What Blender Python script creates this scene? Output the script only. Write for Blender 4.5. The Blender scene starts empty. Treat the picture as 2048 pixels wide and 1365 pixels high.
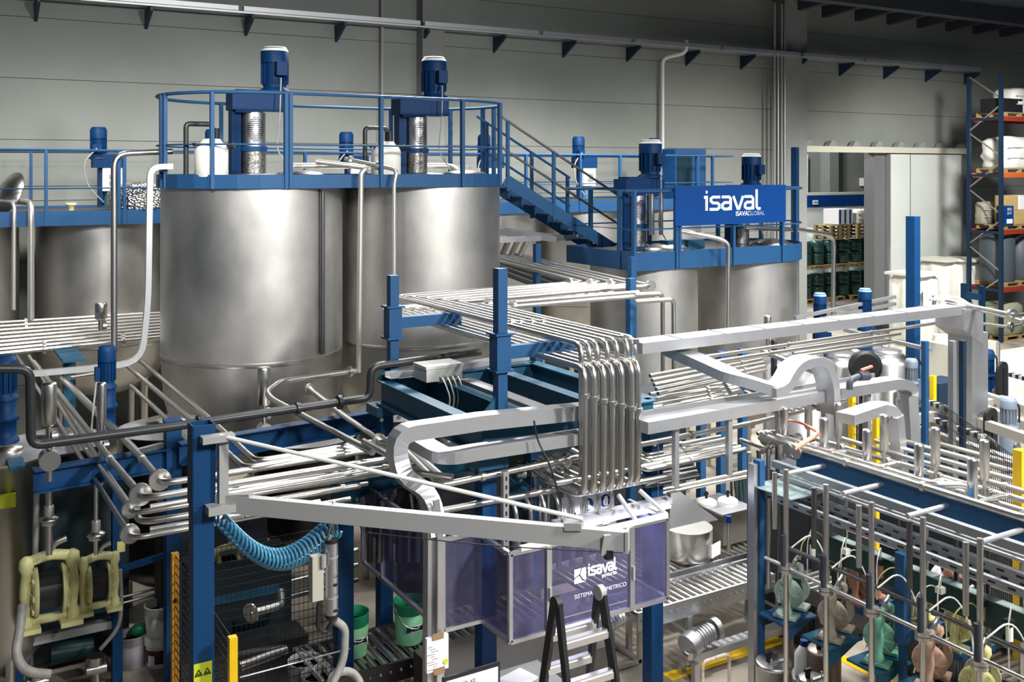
import bpy, math, random
from mathutils import Vector as V
PI=math.pi
SC=bpy.context.scene; COL=SC.collection
random.seed(7)
# ---- camera model: eye height, focal length in pixels of the 2048x1365 frame, horizon row, heading
H=5.4; F=2016.0; CX=1024.0; CY=338.0; TH=math.radians(30.85); SI=math.sin(TH); CO=math.cos(TH)
def ray(x,y):
    a=(x-CX)/F
    return V((CO*a+SI, CO-SI*a, (CY-y)/F))
def PD(x,y,d):
    r=ray(x,y)*d; r.z+=H; return r
def PZ(x,y,z): return PD(x,y,(z-H)/ray(x,y).z)
def PY(x,y,Y): return PD(x,y,Y/ray(x,y).y)
def PX(x,y,X): return PD(x,y,X/ray(x,y).x)
# ---- materials
MATS={}
def mat(name,col,rough=.5,metal=0,noise=0,nscale=6,stretch=(1,1,1),bump=0,rvar=0,trans=0,emit=None,es=0,alpha=1,col2=None,coat=0,ior=1.45,spec=.5):
    m=bpy.data.materials.new(name); m.use_nodes=True; nt=m.node_tree; b=nt.nodes['Principled BSDF']
    b.inputs['Base Color'].default_value=(*col,1); b.inputs['Roughness'].default_value=rough; b.inputs['Metallic'].default_value=metal
    b.inputs['IOR'].default_value=ior; b.inputs['Specular IOR Level'].default_value=spec
    if trans: b.inputs['Transmission Weight'].default_value=trans
    if alpha<1: b.inputs['Alpha'].default_value=alpha
    if coat: b.inputs['Coat Weight'].default_value=coat; b.inputs['Coat Roughness'].default_value=.15
    if emit: b.inputs['Emission Color'].default_value=(*emit,1); b.inputs['Emission Strength'].default_value=es
    if noise or bump or rvar:
        tc=nt.nodes.new('ShaderNodeTexCoord'); mp=nt.nodes.new('ShaderNodeMapping'); mp.inputs['Scale'].default_value=stretch
        nz=nt.nodes.new('ShaderNodeTexNoise'); nz.inputs['Scale'].default_value=nscale; nz.inputs['Detail'].default_value=5
        nt.links.new(tc.outputs['Object'],mp.inputs['Vector']); nt.links.new(mp.outputs['Vector'],nz.inputs['Vector'])
        if noise:
            mx=nt.nodes.new('ShaderNodeMix'); mx.data_type='RGBA'
            c2=col2 or tuple(c*(1-noise) for c in col)
            mx.inputs['A'].default_value=(*c2,1); mx.inputs['B'].default_value=(*col,1)
            rp=nt.nodes.new('ShaderNodeValToRGB'); rp.color_ramp.elements[0].position=.33; rp.color_ramp.elements[1].position=.67
            nt.links.new(nz.outputs['Fac'],rp.inputs['Fac']); nt.links.new(rp.outputs['Color'],mx.inputs['Factor']); nt.links.new(mx.outputs['Result'],b.inputs['Base Color'])
        if rvar:
            mr=nt.nodes.new('ShaderNodeMapRange'); mr.inputs['To Min'].default_value=max(.03,rough-rvar); mr.inputs['To Max'].default_value=min(1,rough+rvar)
            nt.links.new(nz.outputs['Fac'],mr.inputs['Value']); nt.links.new(mr.outputs['Result'],b.inputs['Roughness'])
        if bump:
            bp=nt.nodes.new('ShaderNodeBump'); bp.inputs['Strength'].default_value=bump; bp.inputs['Distance'].default_value=.02
            nt.links.new(nz.outputs['Fac'],bp.inputs['Height']); nt.links.new(bp.outputs['Normal'],b.inputs['Normal'])
    MATS[name]=m; return m
def s(r,g,b):  # sRGB 0-255 to linear
    f=lambda c:(c/255/12.92 if c/255<=.04045 else ((c/255+.055)/1.055)**2.4)
    return (f(r),f(g),f(b))
STEEL=mat('stainless_steel',(.60,.585,.56),.31,1)
TANKM=mat('tank_steel',(.60,.59,.565),.46,1,.28,1.6,(1,1,.7),rvar=.06)
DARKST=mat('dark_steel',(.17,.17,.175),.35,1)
GALV=mat('galvanised',(.52,.53,.55),.40,.8,.05,9)
ALU=mat('aluminium',(.58,.58,.60),.32,.85)
IRON=mat('black_iron',(.035,.037,.04),.38,.3)
BLUE=mat('blue_paint',s(34,78,120),.5,0,.08,4,spec=.3)
BLUED=mat('deep_blue_paint',s(10,60,104),.5,0,.08,4,spec=.3)
TEAL=mat('petrol_blue_paint',s(32,82,108),.5,0,.12,4,spec=.3)
MOTORB=mat('motor_blue',s(6,48,90),.5,0,.08,8,spec=.2)
NAVY=mat('navy_steel',s(22,44,66),.45)
SIGNB=mat('sign_blue',s(0,58,124),.5,spec=.25)
WHITE=mat('white_paint',s(232,232,228),.5)
WPLAS=mat('white_plastic',s(236,235,226),.45,0,.05,5)
GREYP=mat('grey_plastic',s(150,152,150),.5)
GREYM=mat('grey_motor_paint',s(120,132,146),.42,0,.1,6)
BLACK=mat('black_rubber',(.012,.013,.015),.5)
YEL=mat('yellow_paint',s(232,190,20),.45,0,.1,6)
ORYEL=mat('ochre_paint',s(196,136,28),.45,0,.15,6)
WALLM=mat('wall_concrete',s(142,146,140),.85,0,.10,.8,bump=.03)
WALLP=mat('pillar_concrete',s(138,141,138),.85,0,.1,1.5)
CEILM=mat('roof_dark',s(58,62,70),.8)
JOINT=mat('joint_dark',s(58,60,60),.9)
FLOORM=mat('floor_concrete',s(192,182,166),.55,0,.6,.9,bump=.03,rvar=.15)
WOOD=mat('pallet_wood',s(176,150,100),.75,0,.3,9,(1,6,1))
CARD=mat('cardboard',s(196,168,112),.8,0,.1,5)
RED=mat('rack_red',s(150,52,34),.5,0,.15,5)
ORANGE=mat('rack_orange',s(204,92,40),.5)
GREEN=mat('green_plastic',s(18,122,84),.4)
LGREEN=mat('pail_green',s(126,190,140),.45,0,.1,4)
FILM=mat('stretch_film',s(205,212,210),.25,0,.35,5,bump=.3)
TDRUM=mat('green_drum',s(48,92,88),.25,0,.4,3,coat=.5)
CREAM=mat('cream_pump_plastic',s(214,210,150),.45,0,.25,9)
PALEG=mat('pale_green_pump',s(176,200,186),.45,0,.2,9)
MINT=mat('mint_pump',s(118,180,154),.42,0,.2,9)
TAUPE=mat('taupe_pump',s(172,160,146),.45,0,.25,9)
ROSE=mat('rosy_pump',s(196,160,138),.45,0,.25,9)
TERRA=mat('terracotta',s(170,120,96),.5)
PAPER=mat('paper_white',s(238,238,240),.7)
INK=mat('ink_dark',s(24,28,36),.6)
GLASS=mat('dark_glass',s(30,50,60),.08,.1)
SKIN=mat('skin',s(188,132,108),.55)
HAIR=mat('hair_dark',s(30,24,22),.7)
SHIRT=mat('shirt_white',s(228,228,235),.7)
GLOVE=mat('glove_blue',s(60,150,190),.5)
HOSEB=mat('spiral_hose_blue',s(84,160,196),.3,0,coat=.4)
HOSEG=mat('grey_hose',s(150,148,142),.5,0,.3,12)
TAPE=mat('brown_tape',s(150,122,92),.5)
LIME=mat('lime_label',s(196,208,40),.5)
DKRED=mat('dark_red_label',s(96,24,34),.5)
REDP=mat('salmon_red',s(214,110,90),.45)
ORHOSE=mat('orange_hose',s(214,110,60),.5)
LAMPE=mat('lamp_tube_glow',(1,1,1),.5,emit=(.86,.9,1),es=5)
LINE=mat('sign_letter_white',s(240,244,248),.5)
GREYTX=mat('sign_letter_grey',s(150,170,200),.5)
def polycarb():
    m=bpy.data.materials.new('clear_panel'); m.use_nodes=True; nt=m.node_tree
    for n in list(nt.nodes): nt.nodes.remove(n)
    o=nt.nodes.new('ShaderNodeOutputMaterial'); mx=nt.nodes.new('ShaderNodeMixShader'); t=nt.nodes.new('ShaderNodeBsdfTransparent'); t.inputs[0].default_value=(.82,.81,.92,1)
    p=nt.nodes.new('ShaderNodeBsdfPrincipled'); p.inputs['Base Color'].default_value=(.12,.115,.20,1); p.inputs['Roughness'].default_value=.12
    nz=nt.nodes.new('ShaderNodeTexNoise'); nz.inputs['Scale'].default_value=5; nz.inputs['Detail'].default_value=8
    mr=nt.nodes.new('ShaderNodeMapRange'); mr.inputs['From Min'].default_value=.35; mr.inputs['From Max'].default_value=.75; mr.inputs['To Min'].default_value=.22; mr.inputs['To Max'].default_value=.5
    nt.links.new(nz.outputs['Fac'],mr.inputs['Value']); nt.links.new(mr.outputs['Result'],mx.inputs[0])
    nt.links.new(t.outputs[0],mx.inputs[1]); nt.links.new(p.outputs[0],mx.inputs[2]); nt.links.new(mx.outputs[0],o.inputs[0])
    return m
CLEAR=polycarb()
def vorosteel():
    m=mat('quilted_foil',(.72,.70,.66),.3,1); nt=m.node_tree; b=nt.nodes['Principled BSDF']
    v=nt.nodes.new('ShaderNodeTexVoronoi'); v.inputs['Scale'].default_value=22
    tc=nt.nodes.new('ShaderNodeTexCoord'); bp=nt.nodes.new('ShaderNodeBump'); bp.inputs['Strength'].default_value=1; bp.inputs['Distance'].default_value=.05
    nt.links.new(tc.outputs['Object'],v.inputs['Vector']); nt.links.new(v.outputs['Distance'],bp.inputs['Height']); nt.links.new(bp.outputs['Normal'],b.inputs['Normal']); return m
FOIL=vorosteel()
# ---- mesh builder
class MB:
    def __init__(self): self.v=[]; self.f=[]; self.sm=[]; self.mi=[]; self.m=0
    def add(self,vs,fs,smooth=False):
        o=len(self.v); self.v+= [V(q) for q in vs]
        for f in fs: self.f.append([i+o for i in f]); self.sm.append(smooth); self.mi.append(self.m)
        return self
    def box(self,c,sz,rz=0):
        x,y,z=[q/2 for q in sz]; c=V(c); cr,sr=math.cos(rz),math.sin(rz); vs=[]
        for dz in (-z,z):
            for dx,dy in ((-x,-y),(x,-y),(x,y),(-x,y)): vs.append((c.x+dx*cr-dy*sr,c.y+dx*sr+dy*cr,c.z+dz))
        return self.add(vs,[(3,2,1,0),(4,5,6,7),(0,1,5,4),(1,2,6,5),(2,3,7,6),(3,0,4,7)])
    def bx(self,x0,x1,y0,y1,z0,z1): return self.box(((x0+x1)/2,(y0+y1)/2,(z0+z1)/2),(abs(x1-x0),abs(y1-y0),abs(z1-z0)))
    def frame(self,d,up=None):
        d=V(d).normalized(); u=V(up) if up else V((0,0,1))
        if abs(d.dot(u))>.98: u=V((0,1,0)) if abs(d.y)<.9 else V((1,0,0))
        sd=d.cross(u).normalized(); return d,sd,sd.cross(d).normalized()
    def bar(self,p0,p1,w,h=None,up=None):
        h=h or w; p0,p1=V(p0),V(p1); d,sd,u=self.frame(p1-p0,up); vs=[]
        for p in (p0,p1):
            for a,b in ((-1,-1),(1,-1),(1,1),(-1,1)): vs.append(p+sd*a*w/2+u*b*h/2)
        return self.add(vs,[(0,1,2,3),(7,6,5,4),(0,4,5,1),(1,5,6,2),(2,6,7,3),(3,7,4,0)])
    def ibeam(self,p0,p1,w,h,t=.014):
        p0,p1=V(p0),V(p1); z=V((0,0,1))
        self.bar(p0+z*(h/2-t/2),p1+z*(h/2-t/2),w,t); self.bar(p0-z*(h/2-t/2),p1-z*(h/2-t/2),w,t); return self.bar(p0,p1,t,h-2*t)
    def chan(self,p0,p1,w,h,t=.006):   # open-topped cable tray
        p0,p1=V(p0),V(p1); d,sd,u=self.frame(p1-p0)
        self.bar(p0-u*(h/2),p1-u*(h/2),w,t)
        for q in (-1,1): self.bar(p0+sd*q*w/2,p1+sd*q*w/2,t,h)
        return self
    def cyl(self,p0,p1,r,r2=None,n=14,cap=True):
        r2=r if r2 is None else r2; p0,p1=V(p0),V(p1); d,sd,u=self.frame(p1-p0); vs=[]
        for p,q in ((p0,r),(p1,r2)):
            for i in range(n):
                t=2*PI*i/n; vs.append(p+sd*q*math.cos(t)+u*q*math.sin(t))
        self.add(vs,[(i,(i+1)%n,n+(i+1)%n,n+i) for i in range(n)],True)
        if cap: self.add(vs,[tuple(range(n-1,-1,-1)),tuple(range(n,2*n))])
        return self
    def lathe(self,c,prof,n=24,axis=(0,0,1),smooth=True):
        c=V(c); d,sd,u=self.frame(axis); vs=[]; k=len(prof)
        for r,z in prof:
            for i in range(n):
                t=2*PI*i/n; vs.append(c+d*z+sd*r*math.cos(t)+u*r*math.sin(t))
        fs=[(j*n+i,j*n+(i+1)%n,(j+1)*n+(i+1)%n,(j+1)*n+i) for j in range(k-1) for i in range(n)]
        self.add(vs,fs,smooth)
        if prof[0][0]>1e-4: self.add(vs[:n],[tuple(range(n-1,-1,-1))])
        if prof[-1][0]>1e-4: self.add(vs[-n:],[tuple(range(n))])
        return self
    def path(self,pts,fil):
        pts=[V(p) for p in pts]; out=[pts[0]]
        for i in range(1,len(pts)-1):
            a,b,c=pts[i-1],pts[i],pts[i+1]; d1,d2=(a-b),(c-b)
            f=min(fil,d1.length*.48,d2.length*.48)
            if f<1e-5 or d1.normalized().dot(d2.normalized())<-.999: out.append(b); continue
            p,q=b+d1.normalized()*f,b+d2.normalized()*f
            for k in range(6):
                t=k/5; out.append(p*(1-t)**2+b*2*t*(1-t)+q*t*t)
        out.append(pts[-1]); return out
    def tube(self,pts,r,n=10,fil=None,raw=False):
        P=[V(p) for p in pts] if raw else self.path(pts,fil if fil is not None else r*3.2)
        vs=[]; d=(P[1]-P[0]).normalized(); _,sd,u=self.frame(d)
        for i,p in enumerate(P):
            if i==0: t=(P[1]-P[0]).normalized()
            elif i==len(P)-1: t=(P[i]-P[i-1]).normalized()
            else: t=((P[i+1]-P[i]).normalized()+(P[i]-P[i-1]).normalized()); t=t.normalized() if t.length>1e-6 else d
            sd=(sd-t*sd.dot(t)).normalized(); u=sd.cross(t)
            for k in range(n):
                a=2*PI*k/n; vs.append(p+sd*r*math.cos(a)+u*r*math.sin(a))
        m=len(P)
        self.add(vs,[(j*n+i,(j+1)*n+i,(j+1)*n+(i+1)%n,j*n+(i+1)%n) for j in range(m-1) for i in range(n)],True)
        self.add(vs[:n],[tuple(range(n))]); self.add(vs[-n:],[tuple(range(n-1,-1,-1))]); return self
    def sweep(self,pts,w,h,up=(0,0,1),fil=.1):
        P=self.path(pts,fil); vs=[]
        for i,p in enumerate(P):
            t=(P[min(i+1,len(P)-1)]-P[max(i-1,0)]).normalized(); sd=t.cross(V(up)).normalized(); u=sd.cross(t).normalized()
            for a,b in ((-1,-1),(1,-1),(1,1),(-1,1)): vs.append(p+sd*a*w/2+u*b*h/2)
        m=len(P); fs=[]
        for j in range(m-1):
            for i in range(4): fs.append((j*4+i,j*4+(i+1)%4,(j+1)*4+(i+1)%4,(j+1)*4+i))
        self.add(vs,fs); return self.add(vs[:4]+vs[-4:],[(3,2,1,0),(4,5,6,7)])
    def prism(self,poly,ext,smooth=False):
        n=len(poly); e=V(ext); vs=[V(p) for p in poly]+[V(p)+e for p in poly]
        self.add(vs,[tuple(range(n-1,-1,-1)),tuple(range(n,2*n))]); return self.add(vs,[(i,(i+1)%n,n+(i+1)%n,n+i) for i in range(n)],smooth)
    def wall(self,pts,z0,z1,t,closed=False):
        n=len(pts); 
        for i in range(n if closed else n-1):
            a,b=pts[i],pts[(i+1)%n]; self.bar((a[0],a[1],(z0+z1)/2),(b[0],b[1],(z0+z1)/2),t,z1-z0)
        return self
    def sph(self,c,r,sc=(1,1,1),n=12):
        c=V(c); vs=[];k=n//2+1
        for j in range(k):
            ph=-PI/2+PI*j/(k-1)
            for i in range(n):
                t=2*PI*i/n; vs.append((c.x+r*sc[0]*math.cos(ph)*math.cos(t),c.y+r*sc[1]*math.cos(ph)*math.sin(t),c.z+r*sc[2]*math.sin(ph)))
        return self.add(vs,[(j*n+i,j*n+(i+1)%n,(j+1)*n+(i+1)%n,(j+1)*n+i) for j in range(k-1) for i in range(n)],True)
    def strokes(self,paths,o,ex,ey,w,t=.003):   # flat lettering from 2-D polylines, on plane o + ex*u + ey*v
        o,ex,ey=V(o),V(ex),V(ey); nn=ex.cross(ey).normalized(); k=w/2/ex.length
        j_=0
        for P in paths:
            for i in range(len(P)-1):
                j_+=1
                (a,b),(c,d)=P[i],P[i+1]; L=math.hypot(c-a,d-b) or 1; ux,uy=(c-a)/L*k*.55,(d-b)/L*k*.55; px,py=-(d-b)/L*k,(c-a)/L*k
                q=[(a-ux+px,b-uy+py),(a-ux-px,b-uy-py),(c+ux-px,d+uy-py),(c+ux+px,d+uy+py)]
                self.prism([o+ex*x+ey*y for x,y in q],nn*(t+.0005*j_))
        return self
    def obj(self,name,mats,parent=None,world=False,origin=None):
        vs=self.v; off=V((0,0,0))
        if parent is not None and world:
            p=parent
            while p is not None: off+=p.location; p=p.parent
        elif parent is None:
            if origin is None:
                xs=[q.x for q in vs]; ys=[q.y for q in vs]; zs=[q.z for q in vs]
                origin=((min(xs)+max(xs))/2,(min(ys)+max(ys))/2,min(zs))
            off=V(origin)
        me=bpy.data.meshes.new(name); me.from_pydata([tuple(q-off) for q in vs],[],self.f)
        me.polygons.foreach_set('use_smooth',self.sm); me.polygons.foreach_set('material_index',self.mi)
        for m in (mats if isinstance(mats,(list,tuple)) else [mats]): me.materials.append(m)
        me.update(); o=bpy.data.objects.new(name,me); COL.objects.link(o)
        if parent is not None: o.parent=parent
        else: o.location=off
        return o
def tag(o,label,cat,group=None,kind=None):
    if label: o['label']=label
    if cat: o['category']=cat
    if group: o['group']=group
    if kind: o['kind']=kind
    return o
def T(name,label,cat,loc=(0,0,0),rz=0,group=None):
    o=bpy.data.objects.new(name,None); COL.objects.link(o); o.empty_display_size=.1
    o.location=V(loc); o.rotation_euler=(0,0,rz); return tag(o,label,cat,group)
def ctree(o,parent):
    c=o.copy(); COL.objects.link(c); c.parent=parent
    for ch in o.children: ctree(ch,c)
    return c
def dup(root,loc,rz=None,label=None,group=None,scale=None):
    r=root.copy(); COL.objects.link(r); r.location=V(loc)
    if rz is not None: r.rotation_euler=(0,0,rz)
    if scale: r.scale=(scale,)*3 if not isinstance(scale,tuple) else scale
    if label: r['label']=label
    if group: r['group']=group
    for ch in root.children: ctree(ch,r)
    return r
def struct(name,mb,m): return tag(mb.obj(name,m),None,None,kind='structure')
ORD='first second third fourth fifth sixth seventh eighth ninth tenth eleventh twelfth thirteenth fourteenth'.split()
def along(P,t):
    L=[(P[i+1]-P[i]).length for i in range(len(P)-1)]; s_=sum(L)*t
    for i,l in enumerate(L):
        if s_<=l: return P[i]+(P[i+1]-P[i])*(s_/l), (P[i+1]-P[i]).normalized()
        s_-=l
    return P[-1],(P[-1]-P[-2]).normalized()
def pipe(label,pts,r,m=None,name='process_pipe',cat='pipe',group=None,fil=None,fl=(),fr=None,n=10,clamps=(),parent=None):
    """one pipe: body mesh, its flanges and clamps as parts"""
    m=m or STEEL; b=MB().tube(pts,r,n,fil); pts=[V(p) for p in pts]
    o=b.obj(name,m) if parent is None else b.obj(name,m,parent,world=True)
    if parent is None: tag(o,label,cat,group)
    for t in fl:
        p,d=along(pts,t); q=fr or r*2.1
        MB().cyl(p-d*.018,p-d*.002,q,n=14).cyl(p+d*.002,p+d*.018,q,n=14).obj('flange',m,o,world=True)
    for t in clamps:
        p,d=along(pts,t); MB().cyl(p-d*.02,p+d*.02,r*1.45,n=12).obj('clamp',m,o,world=True)
    return o
def bundle(k,first,last,z,r,labf,group,m=None,fil=None,fl=lambda i:(),clamps=lambda i:(),name='process_pipe',zf=None,fr=None):
    out=[]
    for i in range(k):
        t=i/(k-1) if k>1 else 0
        px=[(a[0]+(b[0]-a[0])*t,a[1]+(b[1]-a[1])*t) for a,b in zip(first,last)]
        pts=[PZ(x,y,z if not zf else zf(i,j)) for j,(x,y) in enumerate(px)]
        out.append(pipe(labf(i),pts,r,m,name,group=group,fil=fil,fl=fl(i),clamps=clamps(i),fr=fr))
    return out
def textmesh(txt,name,m,parent,o,ex,ey,size,align='LEFT',t=.002,bold=0):
    cu=bpy.data.curves.new('t','FONT'); cu.body=txt; cu.size=1; cu.align_x=align; cu.offset=bold; cu.extrude=0
    ob=bpy.data.objects.new('t',cu); COL.objects.link(ob); bpy.context.view_layer.update()
    me=bpy.data.meshes.new_from_object(ob.evaluated_get(bpy.context.evaluated_depsgraph_get())); bpy.data.objects.remove(ob)
    o,ex,ey=V(o),V(ex).normalized()*size,V(ey).normalized()*size; nn=ex.cross(ey).normalized()*t
    b=MB(); vs=[o+ex*q.co.x+ey*q.co.y+nn for q in me.vertices]; b.add(vs,[tuple(p.vertices) for p in me.polygons]); bpy.data.meshes.remove(me)
    return b.obj(name,m,parent,world=True)
# ================= ROOM
WY=22.6
struct('floor',MB().bx(-12,60,-6,48,-.1,0),FLOORM)
b=MB(); zz=[-.23+1.245*k for k in range(10)]
def slab(x0,x1,z0,z1):
    b.m=1; b.bx(x0,x1,WY+.02,WY+.3,z0,z1); b.m=0
    for k in range(10):
        a,c=max(z0,zz[k]+.006),min(z1,zz[k]+1.245-.006)
        if c>a: b.bx(x0,x1,WY,WY+.03,a,c)
DX0,DX1=PY(1597,300,WY).x,PY(1766,300,WY).x; DZ=6.0
slab(-12,DX0,0,10.6); slab(DX1,48,0,10.6); slab(DX0,DX1,DZ,10.6)
struct('wall_back',b,[WALLM,JOINT])
struct('ceiling',MB().bx(-12,48,3,WY+.3,10.6,10.8),CEILM)
b=MB(); x0,x1=PY(833,50,WY).x,PY(876,50,WY).x; b.bx(x0,x1,WY-.35,WY,0,10.6); struct('pillar',b,WALLP)
b=MB(); x0,x1=PY(1548,50,WY).x,PY(1592,50,WY).x; b.bx(x0,x1,WY-.45,WY,0,10.6); struct('pillar',b,WALLP)
struct('roof_beam',MB().bx(10,48,19.6,20.0,10.1,10.6),CEILM)
for k in range(9):
    x=23.6+1.55*k
    struct('roof_purlin',MB().prism([(x-.12,22.6,10.6),(x-.12,22.6,10.25),(x-.12,20.2,10.45),(x-.12,20.2,10.6)],(.24,0,0)),CEILM)
# wall-mounted cable ledge with brackets
t=T('wall_cable_tray','long pale cable tray on brackets high along the grey back wall','cable tray',(0,22.0,8.9))
xs=[PY(480,0,22).x,PY(842,0,22).x,PY(1078,0,22).x,PY(1262,0,22).x,PY(1440,0,22).x,PY(1600,0,22).x,PY(1725,0,22).x,PY(1960,0,22).x]
xs=[-6]+xs
for a,c in zip(xs,xs[1:]): MB().bx(a+.06,c-.06,21.9,22.0,8.86,8.96).bx(a,c,22.0,22.4,8.82,8.86).obj('tray_section',GALV,t,world=True)
for k in range(15):
    x=2.2+2.15*k
    MB().prism([(x-.03,22.6,8.8),(x-.03,22.6,8.4),(x-.03,22.0,8.72),(x-.03,22.0,8.8)],(.06,0,0)).obj('bracket',NAVY,t,world=True)
X=PY(1327,0,22.4).x
pipe('white downpipe on the back wall under the cable tray elbow',[(X+.5,22.0,9.05),(X+.5,22.0,8.7),(X,22.45,8.55),(X,22.45,0)],.055,WHITE,'downpipe')
X=PY(766,0,22.45).x
pipe('dark conduit running up the wall behind the twin tall tanks',[(X,22.5,0),(X,22.5,9.6)],.045,GREYP,'conduit')
for i,x in enumerate((1537,1545,1553,1560)):
    X=PY(x,0,22.4).x-.15; zt=10.4 if i!=1 else 9.0
    pipe(ORD[i]+' conduit from the left beside the tall pillar by the doorway',[(X,22.0+.02*i,0),(X,22.0+.02*i,zt)],.035,[GREYP,GALV,GREYP,GALV][i],'conduit')
# doorway: header, sliding leaf, jamb
ty=WY-.18
d=T('door_1','white sliding door leaf standing open beside the doorway','door',(PY(1850,500,ty).x,ty,0)); d['kind']='structure'
xa,xb=PY(1776,300,ty).x,PY(1921,300,ty).x; xm=PY(1818,300,ty).x
MB().bx(xa,xb,ty-.05,ty+.05,.02,5.9).obj('leaf',mat('door_white',s(214,220,214),.55,0,.06,.7),d,world=True)
for x in (xa,xb): MB().bx(x-.05,x+.05,ty-.07,ty+.06,.02,5.9).obj('edge_frame',GALV,d,world=True)
MB().bx(xm-.02,xm+.02,ty-.055,ty,.02,5.9).obj('leaf_joint',GALV,d,world=True)
h=T('door_track','cream track beam with roller brackets above the doorway','door track',(PY(1760,300,ty).x,ty,6)); h['kind']='structure'
xa,xb=PY(1597,300,ty).x,PY(1926,300,ty).x
MB().bx(xa,xb,ty-.16,ty+.1,5.93,6.12).obj('track',mat('track_cream',s(206,204,186),.6),h,world=True)
for k in range(8):
    x=xa+.35+(xb-xa-.5)*k/7; MB().prism([(x-.2,ty-.1,6.12),(x+.2,ty-.1,6.12),(x+.1,ty-.1,6.3),(x-.05,ty-.1,6.3)],(0,.2,0)).obj('roller_bracket',GREYP,h,world=True)
struct('trim_1',MB().bx(DX1-.55,DX1+.1,WY-.1,WY+.32,0,5.95),mat('jamb_grey',s(106,108,108),.6))
# hall beyond the doorway
struct('wall_far',MB().bx(20,50,36,36.2,0,10),WALLM)
struct('ceiling_far',MB().bx(20,50,23,36,9.9,10),CEILM)
struct('wall_far_side',MB().bx(47,47.2,22.9,36,0,10),WALLM)
struct('pillar',MB().bx(PY(1672,350,35).x,PY(1690,350,35).x,35.4,36,0,10),WALLP)
# yellow floor lines
b=MB().bx(6.9,12,8.25,8.42,.001,.004); tag(b.obj('floor_marking',YEL),'yellow floor line running along the roller conveyor feet','floor line')
b=MB().bx(8.75,8.9,4,8.25,.001,.004); tag(b.obj('floor_marking',YEL),'yellow floor line passing under the pump skid','floor line')
# ---- camera, lights, view
cam=bpy.data.cameras.new('camera'); co=bpy.data.objects.new('camera',cam); COL.objects.link(co); SC.camera=co
co.location=(0,0,H); co.rotation_euler=(PI/2,0,-TH); cam.lens=36*F/2048; cam.sensor_width=36; cam.shift_y=-(682.5-CY)/2048; cam.clip_start=.1; cam.clip_end=200
w=bpy.data.worlds.new('w'); SC.world=w; w.use_nodes=True; bg=w.node_tree.nodes['Background']; bg.inputs[0].default_value=(.62,.78,1,1); bg.inputs[1].default_value=.10
def lamp(x,y,z,e,aim=None,ang=95,blend=.8,sz=.55,col=(1,.985,.96)):
    l=bpy.data.lights.new('bay_or_rim_lamp','SPOT'); l.energy=e; l.shadow_soft_size=sz; l.color=col; l.spot_size=math.radians(ang); l.spot_blend=blend
    o=bpy.data.objects.new('bay_or_rim_lamp',l); COL.objects.link(o); o.location=(x,y,z)
    o.rotation_euler=(V(aim or (x,y,0))-V((x,y,z))).to_track_quat('-Z','Y').to_euler(); return o
lamp(9.5,-2.5,9.2,6200,(8,12,.5),88)
lamp(3.0,-1.0,9.2,2400,(3.5,13,2.0),76)
lamp(1.0,7.5,9.2,2600,(2.6,19,2.5),62); lamp(18,1,9.2,2000,(14,12,0),90)
lamp(11,7.5,9.6,4200,None,100); lamp(5.5,9.5,9.6,1200,None,100); lamp(14.5,9,9.6,2600,None,100); lamp(8.5,4,9.6,1500,None,90)
lamp(21,14,8.8,3600,(20,19,0),120); lamp(13,17,8.6,2400,(13,19.8,0),130); lamp(24.5,14,9.0,4200,(29,20,1),100); lamp(2,17,8.6,1000,(2,20,1),130); lamp(8.2,16.5,9.4,3000,(6,9.5,3),90); lamp(14,15.5,9.4,2200,(9,6,2.5),80); lamp(7,16.6,8.6,1300,(7,20,2),130)  # lamps aimed back at the pipes are added rim lights, without fittings
def bulb(x,y,z,e):
    l=bpy.data.lights.new('far_lamp','POINT'); l.energy=e; l.shadow_soft_size=.4; o=bpy.data.objects.new('far_lamp',l); COL.objects.link(o); o.location=(x,y,z)
bulb(26,27,8.5,2200); bulb(33,32,8.5,1500)
vs=SC.view_settings; vs.view_transform='Standard'; vs.look='None'; vs.exposure=.28; vs.gamma=1; vs.use_curve_mapping=False
# ================= TANKS, DECKS, DRIVES
def tank(label,c,R,zt,zs,zb,rb=.25,group=None,extra=True):
    t=T('mixing_tank',label,'tank',(c[0],c[1],0),group=group)
    MB().lathe((0,0,0),[(R,zs),(R,zt)],48).obj('shell',TANKM,t)
    MB().lathe((0,0,0),[(rb,zb),(R*.6,zb+.14*(zs-zb)),(R*.86,zb+.36*(zs-zb)),(R*.97,zb+.66*(zs-zb)),(R,zs)],48).obj('dished_bottom',TANKM,t)
    MB().lathe((0,0,0),[(R+.006,zs-.03),(R+.012,zs),(R+.006,zs+.03)],48).obj('weld_seam',STEEL,t)
    MB().lathe((0,0,0),[(R,zt),(R*.6,zt+.1),(.2,zt+.16),(.0001,zt+.16)],40).obj('top_dome',TANKM,t)
    for k in range(4):
        a=PI/4+k*PI/2; MB().cyl((R*.78*math.cos(a),R*.78*math.sin(a),0),(R*.78*math.cos(a),R*.78*math.sin(a),zs-.15),.07,n=10).obj('leg',STEEL,t)
    MB().cyl((0,0,zb-.3),(0,0,zb),.09,n=12).cyl((0,0,zb-.16),(0,0,zb-.13),.15,n=14).obj('outlet',STEEL,t)
    return t
def stadium(ca,cb,R,n=12,sqleft=None):
    P=[]
    for i in range(n+1):
        a=-PI/2+PI*i/n; P.append((cb[0]+R*math.cos(a),cb[1]+R*math.sin(a)))
    if sqleft is None:
        for i in range(n+1):
            a=PI/2+PI*i/n; P.append((ca[0]+R*math.cos(a),ca[1]+R*math.sin(a)))
    else: P+=[(sqleft,ca[1]+R),(sqleft,ca[1]-R)]
    return P   # counter-clockwise from front right
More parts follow.
